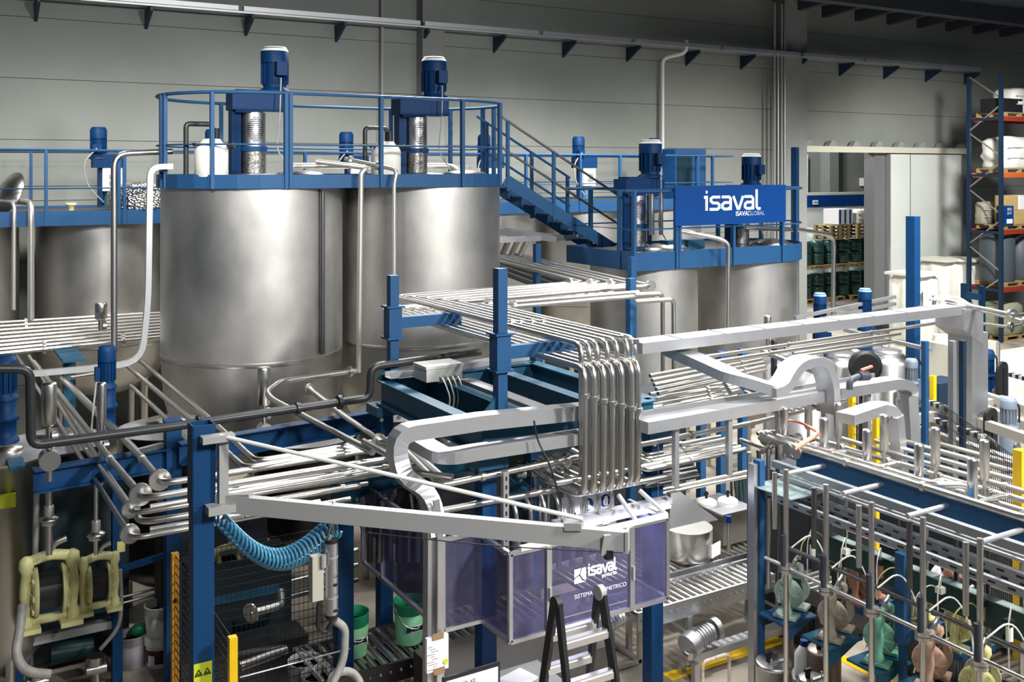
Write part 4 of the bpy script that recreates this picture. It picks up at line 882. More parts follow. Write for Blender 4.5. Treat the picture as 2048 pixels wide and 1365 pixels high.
t=T('clamp_stand','dark clamp stand with round flange by the thin pipes','stand',PZ(1548,745,2.6)); q=PZ(1548,745,2.6); MB().box(q+V((0,0,.2)),(.06,.06,.5)).obj('post',DARKST,t,world=True); MB().cyl(q+V((.05,-.05,-.02)),q+V((.08,-.08,-.02)),.09,n=16).obj('flange',STEEL,t,world=True)
# pipes over the right blue beam
BX=7.4
t=T('steel_beam','blue beam under the pipes of the pump skid','beam',(BX,4,2.5)); a,c=PX(1600,905,BX),PX(2060,1062,BX); a.z=c.z=2.60; MB().bar(a,c,.1,.16).obj('beam',BLUE,t,world=True); MB().bar(a+V((0,.5,-.2)),a+V((0,.5,-1.4)),.06).obj('brace_post',BLUE,t,world=True)
for i,(x,z) in enumerate(((7.34,2.72),(7.46,2.72))):
    pipe(('near' if i==0 else 'far')+' pipe lying on the blue pump skid beam',[(x,7.3,z),(x,4.6+.9*i,z),(x+.25,4.45+.9*i,z),(x+.25,4.45+.9*i,z-.25)],.032,STEEL,fil=.08,clamps=(.3,.55))
for i in range(11):
    x=7.62+.16*i; pipe(nth(i,'pipe from the front in the field among the steel cylinders'),[(x,8.0-.12*i,2.5+.03*(i%3)),(x,3.9,2.5+.03*(i%3))],.024,STEEL,group='pipes among the steel cylinders',clamps=(.3+.05*i,) if i%2 else ())
for i in range(5):
    y=6.9-.55*i; pipe(nth(i,'cross pipe from the back elbowing among the steel cylinders'),[(7.62,y,2.42),(7.62,y,2.6),(7.98+.1*(i%2),y,2.6),(7.98+.1*(i%2),y-.3,2.6)],.024,STEEL,group='cross pipes among the cylinders',fil=.06)
# steel cylinders (pulsation dampers)
def damper(label,x,y,zb,h=.36,r=.041,loc=None):
    t=T('pulsation_damper',label,'damper',loc or (x,y,zb),group='upright steel cylinders')
    MB().lathe((0,0,0),[(r*.6,0),(r,.02),(r,h-.02),(r*.9,h),(.0001,h+.004)],20).obj('cylinder',STEEL,t); MB().cyl((0,0,-.16),(0,0,0),r*.42,n=10).obj('stem',STEEL,t)
    MB().cyl((.02,.0,-.1),(.07,.0,-.1),r*.9,n=14).obj('clamp_ring',STEEL,t); return t
k=0
for X,L,rown in ((7.5,(1569,1648,1734,1838,1945),'front'),(8.1,(1617,1676,1768,1871,1969),'back')):
    for i,x in enumerate(L):
        a=(x-CX)/F; d=X/(CO*a+SI); Y=d*(CO-SI*a); damper('%s steel cylinder from the left in the %s row over the pump skid'%(ORD[i],rown),X,Y,2.66)
p=PY(1535,658,11.0); damper('steel cylinder in front of the right sign tank foot',p.x,11,p.z-.1,.3,.055)
p=PY(1840,602,10.5); damper('steel cylinder beside the tall blue column at right',p.x,10.5,p.z-.1,.25,.045)
p=PY(1868,605,10.8); damper('thin steel cylinder right of the tall blue column',p.x,10.8,p.z-.1,.22,.03)
DKRAIL=mat('dull_rail',s(150,156,160),.42,.8)
# slotted rails, green channel beam
def slotrail(label,x,z,y0,y1,m=DKRAIL,w=.04,slots=True):
    t=T('slotted_rail',label,'rail',(x,y0,z),group='rails of the pump skid'); b=MB().bx(x-w/2,x+w/2,y1,y0,z-.03,z+.03); b.m=1
    if slots:
        n=int((y0-y1)/.16)
        for q in range(n): b.box((x-w/2-.001,y1+.05+.16*q,z),(.004,.06,.016))
    b.obj('channel',[m,INK],t,world=True)
    return t
slotrail('front slotted rail of the pump skid running to the lower right',6.9,2.34,7.0,3.9)
slotrail('second slotted rail of the pump skid just behind the front one',7.25,2.30,7.0,3.9)
slotrail('third slotted rail of the pump skid set lower down',7.55,2.12,6.8,3.9)
slotrail('plain upper rail of the pump skid under the blue beam',7.1,2.58,7.0,4.4,slots=False,w=.06)
slotrail('plain rail at the far side of the pump skid',7.7,2.38,7.1,3.9,slots=False,w=.05)
slotrail('thin plain rail between the skid rails and blue plate',7.5,2.2,7.1,3.9,slots=False,w=.03)
t=T('green_channel','dark green channel beam with pale wear patches behind the pumps','beam',(7.6,4,1.7)); MB().bx(7.5,7.62,3.8,6.75,1.68,1.9).obj('beam',mat('green_grey',s(52,78,76),.45,.4),t,world=True)
WEAR=mat('worn_paint',s(150,168,164),.6)
for k in range(7): MB().bx(7.505,7.61,6.4-.42*k,6.66-.42*k,1.901,1.903).obj('wear_marking',WEAR,t,world=True)
t=T('steel_column','slim blue post at the front corner of pump skid','column',(6.86,6.95,0)); MB().box((0,0,1.33),(.065,.085,2.66)).obj('post',BLUE,t); MB().box((-.06,.02,1.33),(.05,.08,2.6)).obj('side_channel',ALU,t)
t=T('steel_column','blue post hanging mid skid behind the third standpipe','column',(7.05,5.5,0)); MB().box((0,0,1.85),(.09,.09,.75)).obj('post',BLUE,t); MB().box((0,0,.74),(.05,.05,1.48)).obj('lower_post',BLUE,t)
for i,x in enumerate((1400,1460)): pass
tag(MB().box((7.25,6.75,2.42),(.9,.5,.012)).obj('shelf_plate',mat('glass_shelf',s(170,190,190),.2,.5)),'pale shelf plate behind slim blue post of the pump skid','plate')
# standpipes and pumps
SP=[(1572,935,1137),(1652,965,1180),(1743,1000,1222),(1846,1030,1270),(1960,1072,1328)]
for i,(x,yt,yf) in enumerate(SP):
    X=6.72; p=PX(x,yt,X); f_=PX(x,yf,X); t=T('standpipe',nth(i,'standpipe from the left with union flange before the pumps'),'pipe',(p.x,p.y,.25),group='standpipes of the pump skid')
    MB().tube([(p.x,p.y,.25),(p.x,p.y,p.z-.02)],.024,10,.05).obj('tube',STEEL,t,world=True)
    MB().cyl(f_+V((0,0,.0)),f_+V((0,0,.03)),.062,n=18).cyl(f_+V((0,0,-.035)),f_+V((0,0,-.005)),.062,n=18).obj('union_flange',STEEL,t,world=True)
    MB().cyl(f_+V((-.03,.0,.03)),f_+V((-.03,.0,.3)),.025,n=12).obj('valve_actuator',mat('actuator',s(56,62,72),.4,.3) if 'actuator' not in MATS else MATS['actuator'],t,world=True)
    q=V((p.x+.06,p.y+.02,p.z)); pipe(nth(i,'side pipe from the left beside the standpipes'),[(p.x-.08,p.y+.06,f_.z+.35),(p.x-.08,p.y+.06,p.z-.05)],.024,DARKST if i%2 else STEEL,group='side pipes of the pump skid')
    MB().tube([f_+V((.05,-.02,.18)),f_+V((.22,-.1,.32)),f_+V((.3,-.2,.1)),f_+V((.22,-.3,-.25)),f_+V((.2,-.25,-.45))],.007,6,.15).obj('air_tube',WPLAS,t,world=True)
pipe('thin steel line along the standpipe flanges of the pump skid',[(6.74,6.75,1.83),(6.74,3.9,1.80)],.018); pipe('second thin line behind the standpipe flanges',[(7.0,6.75,1.88),(7.0,3.9,1.86)],.02,DARKST)
def pump(m):
    t=T('diaphragm_pump','','pump')
    MB().cyl((-.1,0,.2),(.1,0,.2),.085,n=18).box((0,0,.2),(.16,.14,.2)).obj('air_block',BLACK,t)
    for sg in (-1,1):
        d=MB().lathe((sg*.085,0,.2),[(.155,0),(.155,.02),(.13,.04),(.04,.045),(.0001,.045)],24,axis=(sg,0,0))
        for k in range(8):
            a=PI*2*k/8; d.bar((sg*.137,.03*math.cos(a),.2+.03*math.sin(a)),(sg*.125,.148*math.cos(a),.2+.148*math.sin(a)),.014,.03)
        d.obj('chamber_cover',m,t)
        MB().lathe((sg*.165,-.01,0),[(.05,.0),(.055,.04),(.035,.08),(.045,.16),(.05,.2),(.045,.26),(.035,.33),(.056,.37),(.05,.42),(.02,.44),(.0001,.44)],14).obj('manifold_column',m,t)
    MB().tube([(-.165,-.01,.40),(0,0,.43),(.165,-.01,.40)],.035,10,.06).obj('top_manifold',m,t); MB().tube([(-.165,-.01,.03),(0,0,.02),(.165,-.01,.03)],.03,10,.06).obj('bottom_manifold',m,t)
    MB().box((-.15,0,-.012),(.16,.24,.03)).obj('foot',m,t); MB().box((.15,0,-.012),(.16,.24,.03)).obj('foot',m,t)
    MB().tube([(0,0,.43),(.03,-.02,.5),(.12,-.02,.52)],.022,8,.05).obj('outlet_elbow',STEEL,t)
    return t
pcol=[PALEG,TAUPE,MINT,ROSE,CREAM]
pl=['pale green diaphragm pump nearest the slim blue post','taupe diaphragm pump second from the slim blue post','mint green diaphragm pump on the skid','rosy beige diaphragm pump on the skid','cream diaphragm pump at the bottom right edge']
for i,y in enumerate((6.72,6.2,5.7,5.22,4.8)):
    t=pump(pcol[i]); t.location=(7.05,y,1.3); t['label']=pl[i]; t['category']='pump'; t['group']='diaphragm pumps'; t.rotation_euler=(0,0,.4); t.scale=(.88,)*3
    br=T('pump_bracket',nth(i,'bracket plate from the left under the diaphragm pumps'),'bracket',(7.0,y,1.2),group='pump brackets'); MB().box((0,0,.055),(.42,.32,.02)).obj('plate',TEAL if i else BLUE,br); MB().prism([(-.2,-.14,.045),(.2,-.14,.045),(-.2,-.14,-.12)],(0,.012,0)).obj('gusset',TEAL if i else BLUE,br)
bl=['terracotta diaphragm pump in the rear row','yellowed diaphragm pump in the rear row','pale diaphragm pump in the rear row']
for i,(y,m) in enumerate(((6.55,TERRA),(6.0,CREAM),(5.5,CREAM),)):
    t=pump(m); t.location=(7.85,y,1.3); t['label']=bl[i]; t['category']='pump'; t['group']='rear diaphragm pumps'; t.scale=(.88,)*3
    tag(MB().box((7.85,y,1.25),(.45,.3,.05)).obj('shelf_plate',BLUE),['shelf under the terracotta pump','shelf under the yellowed rear pump','shelf under the pale rear pump'][i],'plate')
# small valve bits with white air tubes between
for i in range(7):
    y=6.7-.33*i; x=7.3+.07*(i%3); t=T('air_valve',nth(i,'small air valve from the left with curling white tubes behind pumps'),'valve',(x,y,1.75),group='air valves of the pump skid')
    MB().cyl((0,0,0),(0,0,.12),.028,n=10).obj('body',[WPLAS,BLACK,TERRA][i%3],t); MB().box((0,.0,.14),(.06,.06,.05)).obj('solenoid',[BLACK,WPLAS,BLACK][i%3],t); MB().tube([(0,0,.16),(-.05,-.05,.32),(-.2,-.12,.22),(-.22,-.14,-.1)],.006,5,.12).obj('tube',WPLAS,t)
# containers below the skid
def lidtank(label,x,y,z,r,m,h):
    t=T('pressure_vessel',label,'vessel',(x,y,0)); MB().lathe((0,0,0),[(r,.0),(r,h-.03),(r*1.03,h-.03),(r*1.03,h),(r*.9,h+.01),(.0001,h+.015)],32).obj('shell',m,t)
    MB().cyl((-r*.3,.02,h),(-r*.3,.02,h+.07),.025,n=10).box((-r*.3,.02,h+.08),(.07,.03,.03)).obj('valve',BLACK,t); MB().box((.02,-.05,h+.02),(r*1.3,.03,.02)).obj('lid_bar',GALV,t)
    for q in (-.5,.5): MB().cyl((r*q,-.05,h),(r*q,-.05,h+.07),.008,n=6).obj('lid_bolt',STEEL,t)
    return t
p=PZ(1548,1325,.9); t=lidtank('round steel vessel with shiny lid under the first pump',p.x,p.y,.9,.165,STEEL,.9); MB().box((-.02,-.166,.62),(.1,.006,.06),0).obj('blue_label',SIGNB,t)
p=PZ(1648,1300,.75); lidtank('brown steel vessel standing behind second pump bracket',p.x,p.y,.75,.16,mat('brown_steel',(.25,.2,.18),.4,.8),.75)
p=PZ(1625,1358,.7); lidtank('low steel vessel at the bottom edge right of the first vessel',p.x,p.y,.7,.13,STEEL,.7)
p=PZ(1608,1330,.55); t=T('plastic_jug','white jug with blue cap behind the steel vessel','jug',(p.x,p.y,.45)); MB().lathe((0,0,0),[(.085,0),(.09,.03),(.09,.2),(.05,.27),(.035,.29),(.0001,.3)],18).obj('body',WPLAS,t); MB().cyl((0,0,.28),(0,0,.34),.038,n=12).obj('cap',SIGNB,t); tag(MB().bx(p.x-.15,p.x+.15,p.y-.15,p.y+.15,0,.449).obj('low_stand',DARKST),'dark low stand under the white jug','stand')
p=PZ(1775,1345,.8); lidtank('dark petrol drum behind the mint pump',7.6,5.35,.9,.27,mat('petrol_drum',s(40,58,62),.4),.95)
# hand truck handle
t=T('cart_handle','chipped white tubular handle of a cart on the floor by the conveyor','cart',PZ(1435,1340,.0)); q=PZ(1432,1345,.85); x,y=q.x,q.y
MB().tube([(x-.16,y,.1),(x-.16,y,.98),(x+.16,y,.98),(x+.16,y,.1)],.016,8,.06).obj('handle',mat('chipped_paint',s(214,196,186),.5,0,.5,18),t,world=True); MB().bx(x-.2,x+.2,y-.4,y+.05,.1,.13).obj('platform',GALV,t,world=True)
for dx in (-.15,.15):
    for dy in (-.35,.0): MB().cyl((x+dx-.02,y+dy,.05),(x+dx+.02,y+dy,.05),.05,n=12).obj('wheel',BLACK,t,world=True)
# ================= PERSON
ps=T('person','person in white coat leaning over between the skid rails','person',(8.63,6.28,0)); ps.scale=(1.06,)*3
def skin_body(name,verts,edges,radii,m,parent,sub=1):
    me=bpy.data.meshes.new(name); me.from_pydata([tuple(v) for v in verts],edges,[]); o=bpy.data.objects.new(name,me); COL.objects.link(o); o.parent=parent
    md=o.modifiers.new('skin','SKIN'); 
    for i,r in enumerate(radii): me.skin_vertices[0].data[i].radius=(r,r) if not isinstance(r,tuple) else r
    me.skin_vertices[0].data[0].use_root=True; md.use_smooth_shade=True
    sb=o.modifiers.new('sub','SUBSURF'); sb.levels=sub; sb.render_levels=sub+1; me.materials.append(m); return o
fx_,fy_=-.62,-.78   # facing direction
def L(f,r,z): return V((fx_*f+(-fy_)*r*-1, fy_*f+fx_*r*-1*-1*-1 if False else fy_*f+(fx_)*r, z)) # f forward, r to the person's left
R_=[.13,.15,.16,.13,.055, .07,.055,.04,.035, .07,.055,.04,.035, .09,.065,.05,.045, .09,.065,.05,.045]
vv=[L(0,0,.92),L(.03,0,1.1),L(.1,0,1.28),L(.17,0,1.42),L(.21,0,1.5), L(.15,.19,1.42),L(.28,.25,1.18),L(.45,.12,1.1),L(.5,.08,1.09), L(.15,-.19,1.42),L(.24,-.26,1.18),L(.42,-.16,1.08),L(.47,-.13,1.07), L(-.02,.1,.85),L(.03,.12,.48),L(-.03,.12,.1),L(.08,.13,.05), L(-.02,-.1,.85),L(.02,-.12,.48),L(-.05,-.12,.1),L(.06,-.13,.05)]
ed=[(0,1),(1,2),(2,3),(3,4),(3,5),(5,6),(6,7),(7,8),(3,9),(9,10),(10,11),(11,12),(0,13),(13,14),(14,15),(15,16),(0,17),(17,18),(18,19),(19,20)]
body=skin_body('body',vv,ed,R_,SHIRT,ps)
hd=MB(); hc=L(.33,0,1.53); hd.sph(hc,.1,(.86,.92,1.15),18); hd.sph(hc+L(.092,0,-.02),.02,(1,1,1.5),8)
hd.cyl(L(.22,0,1.45),hc+V((0,0,-.05)),.05,n=12)
for r in (-.092,.092): hd.sph(hc+L(0,r,-.01),.025,(.6,.6,1.2),8)
h_=hd.obj('head',SKIN,ps); MB().sph(hc+L(-.025,0,.03),.108,(.9,.95,1.08),18).obj('hair',HAIR,ps)
b=MB(); b.sph(hc+L(.05,0,-.065),.072,(.9,.95,.75),14); b.obj('face_covering',INK,ps); MB().prism([L(.2,-.06,1.5),L(.2,.06,1.5),L(.30,.0,1.28)],L(.03,0,.01)).obj('collar',mat('navy_cloth',s(16,40,62),.7),ps)
for r in (-.035,.035): MB().sph(hc+L(.082,r,.02),.012,(1,1,1),8).obj('eye',INK,h_)
for nm,w,tgt in (('left',L(.5,.08,1.09),1),('right',L(.47,-.13,1.07),-1)):
    pv=[w,w+L(.05,0,-.01),w+L(.09,0,-.015)]; e_=[(0,1),(1,2)]; r_=[.032,.036,.03]
    for q in range(4):
        b_=len(pv); o_=(q-1.5)*.019; pv+=[w+L(.1,o_,-.015),w+L(.135-.006*abs(q-1),o_*1.15,-.03),w+L(.155-.008*abs(q-1),o_*1.15,-.06)]; e_+=[(2,b_),(b_,b_+1),(b_+1,b_+2)]; r_+=[.011,.010,.008]
    b_=len(pv); pv+=[w+L(.06,-tgt*.045,-.015),w+L(.1,-tgt*.055,-.035)]; e_+=[(1,b_),(b_,b_+1)]; r_+=[.012,.009]
    skin_body('gloved_hand',pv,e_,r_,GLOVE,ps)
# ================= VESSELS AND MACHINES RIGHT OF THE SIGN TANKS
def barrel(label,px,py,d,r,h,m=STEEL,lab_=False):
    p=PD(px,py,d); t=T('steel_barrel',label,'barrel',(p.x,p.y,p.z-h)); MB().lathe((0,0,0),[(r,0),(r,h*.33),(r*1.03,h*.345),(r,h*.36),(r,h*.93),(r*.86,h*.97),(r*.62,h),(.0001,h+.01)],32).obj('shell',m,t)
    MB().lathe((0,0,0),[(r*.62,h),(r*.62,h+.05),(r*.5,h+.07),(.0001,h+.08)],24).obj('lid',ALU,t); MB().tube([(-.08,0,h+.08),(-.08,0,h+.14),(.08,0,h+.14),(.08,0,h+.08)],.014,6,.03).obj('handle',STEEL,t)
    if lab_: MB().box((.05,-r-.002,h*.55),(.12,.01,.15)).obj('yellow_label',LIME,t)
    return t
for q in (0,): 
    barrel('steel barrel with round lid left of the black fan',1678,712,16.5,.38,2.0); barrel('steel barrel with yellow label right of the black fan',1772,706,16.5,.40,2.05,lab_=True); barrel('low wide pale vessel beside the clamp stand',1600,712,15.5,.55,1.9,ALU)
    barrel('pale steel vessel behind the two barrels',1735,690,18.5,.42,2.0)
p=PD(1727,732,15.6); t=T('black_fan','round black fan housing between the two steel barrels','fan',(p.x,p.y,p.z-.3)); MB().lathe((0,-.0,.3),[(.24,0),(.25,.03),(.25,.12),(.2,.14)],28,axis=(-.5,-.85,0)).obj('housing',BLACK,t); MB().cyl((0,.05,-2.4),(0,.05,.1),.03,n=8).obj('stand_pole',BLACK,t)
for i,(x,y0,l) in enumerate(((1640,586,'left'),(1730,577,'right'))):
    p=PD(x,y0,16.5); t=T('mixer_motor',l+' upright blue mixer motor behind the bright cable trunk','motor',(p.x,p.y,p.z-1.0)); mm=motor_mb(.105,.5).obj('motor',MOTORB,t); mm.location=(0,0,.5); cowl_mb(.105,.5).obj('fan_cowl',MOTORB,mm); cap_mb(.105,.5).obj('cowl_cap',CAPLIT,mm); MB().cyl((0,0,0),(0,0,.5),.12,n=18).box((.1,-.05,.3),(.1,.12,.1)).obj('gear_unit',MOTORB,t)
    MB().cyl((0,0,-1.6),(0,0,0),.07,n=12).obj('shaft_tube',STEEL,t)
for i in range(2): tag(MB().bar(PD(1590,650-14*i,15.8),PD(1790,608-14*i,16.8),.06,.05).obj('pipe_rail',GALV),('lower' if i==0 else 'upper')+' pale rail behind the mixer motors','rail')
# U frame blue small at right
t=T('blue_yoke','small blue H shaped lift frame before the white bags','frame',PD(1945,590,22)); a,c=PD(1928,590,22),PD(1964,595,22)
for q in (a,c): MB().box((q.x,q.y,q.z-.9),(.1,.1,2.3)).obj('post',BLUE,t,world=True)
MB().bar(a,c,.1,.14).obj('cross_bar',BLUE,t,world=True)
# ball valve on tray
p=PZ(1715,765,3.18); t=T('ball_valve','grey plastic ball valve with salmon lever on the white tray','valve',p); MB().tube([(-.12,0,-.06),(-.12,0,.03),(.02,0,.06),(.16,0,.05)],.035,10,.05).cyl((.02,0,.06),(.16,0,.05),.048,n=14).obj('body',mat('valve_grey',s(52,58,66),.5),t); MB().bar((.06,0,.12),(.2,-.02,.15),.03,.02).obj('lever',REDP,t)
# gantry frames
def beamset(label,pts,z,w=.1,h=.12):
    t=T('linear_gantry',label,'frame',PZ(*pts[0],z)); P=[PZ(x,y,z) for x,y in pts]
    for a,c in zip(P,P[1:]): MB().bar(a,c,w,h).obj('beam',mat('beam_grey',s(176,174,168),.45,.3) if 'beam_grey' not in MATS else MATS['beam_grey'],t,world=True)
    for q in P: MB().box((q.x,q.y,z/2-.03),(.09,.09,z-.06)).obj('leg',GREYP,t,world=True)
    return t
beamset('pale gantry frame corner below the grey chute',[(1968,757),(1894,768),(2060,822)],2.0); beamset('pale gantry frame in the middle of the right machines',[(2010,800),(1952,812),(2070,858)],1.95)
beamset('pale gantry frame nearest the steel cylinders',[(1870,832),(1788,846),(1905,884),(2060,940)],2.0); beamset('long pale gantry beam carrying the cable chain',[(1800,790),(2060,880)],2.05)
def chain(label,a,c,z):
    t=T('cable_chain',label,'cable chain',PZ(*a,z)); A,B_=PZ(*a,z),PZ(*c,z); d=(B_-A); n=int(d.length/.07); d.normalize()
    for k in range(n): q=A+d*(.07*(k+.5)); MB().bar(q-d*.028,q+d*.028,.09,.06).obj('link',BLACK if k%2 else mat('chain_grey',s(186,186,182),.5) if 'chain_grey' not in MATS else (BLACK if k%2 else MATS['chain_grey']),t,world=True)
    MB().tube([B_,B_+d*.15+V((0,0,-.03)),B_+d*.15+V((0,0,-.22)),B_+V((0,0,-.25))],.04,8,.1).obj('end_loop',BLACK,t,world=True)
chain('black cable chain on the long gantry beam',(1806,783),(1893,818),2.12); chain('black cable chain beside the nearest gantry frame',(1870,840),(1975,878),2.1); chain('black cable chain at the far right edge',(2015,748),(2060,760),2.1)
def gmotor(label,x,y,d,m,r=.13,h=.55):
    p=PD(x,y,d); t=T('gantry_motor',label,'motor',(p.x,p.y,p.z-h-.35)); mm=motor_mb(r,h).obj('motor',m,t); mm.location=(0,0,.35); cowl_mb(r,h).obj('fan_cowl',m,mm); cap_mb(r,h).obj('cowl_cap',m,mm); MB().lathe((0,0,0),[(r*1.1,0),(r*1.1,.2),(r*.8,.36)],18).box((r,.0,.25),(.1,.12,.3)).obj('gearbox',m if m is not GREYM else mat('gear_grey',s(96,112,136),.4,.1) if 'gear_grey' not in MATS else m,t); MB().cyl((0,-r*1.1,.12),(0,-r*1.3,.12),.06,n=14).obj('output_hub',STEEL,t)
    MB().tube([(r,0,.7),(r+.14,0,.6),(r+.12,0,.2)],.014,6,.06).obj('cable',BLACK,t); return t
gmotor('grey blue motor standing at the end of the long gantry beam',1823,718,14.0,GREYM,.085,.34); gmotor('bright blue motor beside the dark cable chain arch',1975,700,15.5,MOTORB,.1,.4); gmotor('large grey blue motor at the right edge gantry',2017,795,13.4,GREYM,.105,.4)
t=T('cable_arch','dark arched cable guide beside the bright blue motor','cable chain',PD(2000,760,15)); p=PD(2000,775,15.2); MB().sweep([p+V((-.02,0,-.2)),p+V((-.02,0,.32)),p+V((.12,0,.34)),p+V((.12,0,-.35))],.1,.05,(0,-1,0),.07).obj('chain',BLACK,t,world=True)
t=T('cable_arch','dark arched cable guide left of the large right motor','cable chain',PD(1978,860,13)); p=PD(1978,860,13.2); MB().sweep([p+V((-.04,0,-.2)),p+V((-.04,0,.22)),p+V((.1,0,.24)),p+V((.1,0,-.3))],.1,.05,(0,-1,0),.07).obj('chain',BLACK,t,world=True)
# safety posts and mesh
MESHM=mat('wire_black',s(24,28,34),.5,.5)
def meshpanel(label,p0,p1,z0,z1,step=.05,vstep=.1,par=None):
    p0,p1=V(p0),V(p1); d=p1-p0; L_=d.length; n=int(L_/step); b=MB()
    for k in range(n+1): q=p0+d*(k/n); b.bar((q.x,q.y,z0),(q.x,q.y,z1),.004)
    m=int((z1-z0)/vstep)
    for k in range(m+1): z=z0+(z1-z0)*k/m; b.bar((p0.x,p0.y,z),(p1.x,p1.y,z),.006)
    return tag(b.obj('mesh_panel',MESHM),label,'fence')
for i,(x,y0,d,l) in enumerate(((1866,752,14.8,'yellow safety post behind the cable chain'),(1704,790,13.5,'left yellow safety post under the white tray'),(1752,815,13.0,'right yellow safety post under the white tray'),(2040,900,9.2,'yellow safety post at the right edge of the pump skid'))):
    p=PD(x,y0,d); w=.07 if i<3 else .09; tag(MB().box((p.x,p.y,p.z/2),(w,w,p.z)).obj('safety_post',YEL),l,'post')
    if i in (1,3):
        q=(PD(1752,815,13.0) if i==1 else PD(1880,880,11.5)); meshpanel('black mesh panel between yellow posts under the white tray' if i==1 else 'black mesh panel behind the steel cylinders at right',(p.x,p.y,0),(q.x,q.y,0),.2,p.z-.1)
p=PD(1880,760,15.5); tag(MB().box((p.x,p.y,p.z-1),(.6,.4,2.0)).obj('cabinet',NAVY),'dark cabinet behind the yellow safety post','cabinet')
t=T('ibc_tank','pale square liquid container with hatch behind the blue column','container',PD(1890,690,17)); p=PD(1905,680,17.5); MB().box((p.x,p.y,p.z-.9),(1.1,1.0,1.8)).obj('body',mat('ibc',s(205,205,190),.4,0,.1,3),t,world=True); MB().cyl((p.x-.2,p.y,p.z),(p.x-.2,p.y,p.z+.1),.2,n=18).obj('hatch',WPLAS,t,world=True)
for k,dx in enumerate((-.5,0,.5)): MB().box((p.x+dx,p.y-.53,p.z-.9),(.04,.04,1.8)).obj('cage_bar',GALV,t,world=True)
for i,x in enumerate((1850,1905,1925)): p=PD(x,665,11.5+i*.3); tag(MB().box((p.x,p.y,p.z/2-.05),(.06,.06,p.z-.1)).obj('steel_post',[BLUE,GALV,NAVY][i]),['blue','grey','navy'][i]+' slim post under the trunk end left of the chute','post')
for i,(a,c,z) in enumerate((((1875,597),(2030,630),3.6),((1895,607),(2060,645),3.55),((1900,640),(2025,655),3.3))):
    pipe(['upper','middle','lower'][i]+' thin pipe reaching past the grey chute toward right edge',[PZ(a[0],a[1],z),PZ(c[0],c[1],z)],.02,STEEL,fl=(.97,),fr=.07)
tag(MB().bx(19,31,13.2,17.9,.0,.12).obj('white_platform',mat('platform_white',s(214,212,206),.5)),'white slab platform at the right edge below the rack','platform')
# ================= RACK, BAGS, DOORWAY STOCK
rk=T('pallet_rack','tall navy pallet rack frame with orange red beams at right edge','rack',(29.1,19.1,0))
for y in (19.1,20.2): MB().bx(29.05,29.17,y-.05,y+.05,0,8.35).obj('upright',NAVY,rk,world=True)
for k in range(9):
    z=.4+.9*k; a,c=((29.1,19.1,z),(29.1,20.2,z+.75)) if k%2==0 else ((29.1,20.2,z-.1),(29.1,19.1,z+.7)); MB().bar(a,c,.03,.04).obj('brace',GALV,rk,world=True)
for k,z in enumerate((1.67,3.47,5.25,7.02)):
    for y in (19.1,20.2): MB().bx(29.17,33,y-.03,y+.03,z-.12,z+.02).obj('beam',ORANGE if k==2 else RED,rk,world=True)
    MB().bx(29.07,29.13,19.1,20.2,z-.1,z-.02).obj('side_tie',NAVY,rk,world=True)
def pallet(label,x,y,z,w=1.2,d=.8,m=WOOD,group='pallets',rz=0,nm='pallet'):
    t=T(nm,label,'pallet',(x,y,z),rz,group)
    MB().bx(-w/2,w/2,-d/2,d/2,.115,.144).obj('deck',m,t)
    for yy in (-d/2+.05,0,d/2-.05):
        MB().bx(-w/2,w/2,yy-.05,yy+.05,0,.02).obj('runner',m,t)
        for xx in (-w/2+.07,0,w/2-.07): MB().box((xx,yy,.068),(.14,.1,.095)).obj('block',m,t)
    return t
for k,z in enumerate((0,1.69,3.49,5.27,7.04)): pallet(['floor','first','second','third','top'][k]+' level pallet in the navy rack',30.2,19.65,z,1.6,1.0,group='pallets in the navy rack')
def bagpile(label,x,y,z,w,d,h,m):
    t=T('wrapped_load',label,'load',(x,y,z)); n=20; rr=random.Random(int(x*97+z*31)); vs=[]; L_=[(.92,0),(1,.06),(.97,.25),(1.02,.4),(.98,.55),(1.0,.72),(.94,.88),(.78,.97),(.4,1.0)]
    for f_,q in L_:
        for i in range(n):
            a=2*PI*i/n; ca,sa=math.cos(a),math.sin(a); sq=1/max(abs(ca),abs(sa))**.85; g=f_*(1+rr.uniform(-.05,.05)); vs.append((w/2*ca*sq*g,d/2*sa*sq*g,h*q+rr.uniform(-.03,.03)*(q>0)*h))
    MB().add(vs,[(j*n+i,j*n+(i+1)%n,(j+1)*n+(i+1)%n,(j+1)*n+i) for j in range(len(L_)-1) for i in range(n)],True).add(vs[-n:],[tuple(range(n))]).obj('load',m,t)
    for q in (.33,.66): MB().box((0,-d/2-.012,h*q),(w*.9,.01,.03)).obj('strap',FILM,t)
    return t
bagpile('film wrapped pale load on the third rack level',30.3,19.65,5.42,1.7,1.0,1.0,WPLAS); bagpile('white bag load on the top rack level',30.6,19.65,7.19,1.2,.9,.8,WPLAS)
tag(MB().bx(28.95+.3,30.4,19.2,19.9,7.2,7.62).obj('black_crate',BLACK),'black crate in front of the top rack load','crate')
for i,(x,z,m,w,l) in enumerate(((30.0,3.64,CARD,.5,'left brown carton on the second rack level'),(30.5,3.64,CARD,.5,'middle brown carton on the second rack level'),(30.0,4.1,CARD,.45,'upper brown carton on the second rack level'),(30.6,4.1,PAPER,.6,'white carton on the second rack level'),(31.1,3.64,PAPER,.5,'right white carton on the second rack level'))): tag(MB().box((x,19.5,z+.23),(w,.5,.45)).obj('carton',m),l,'carton')
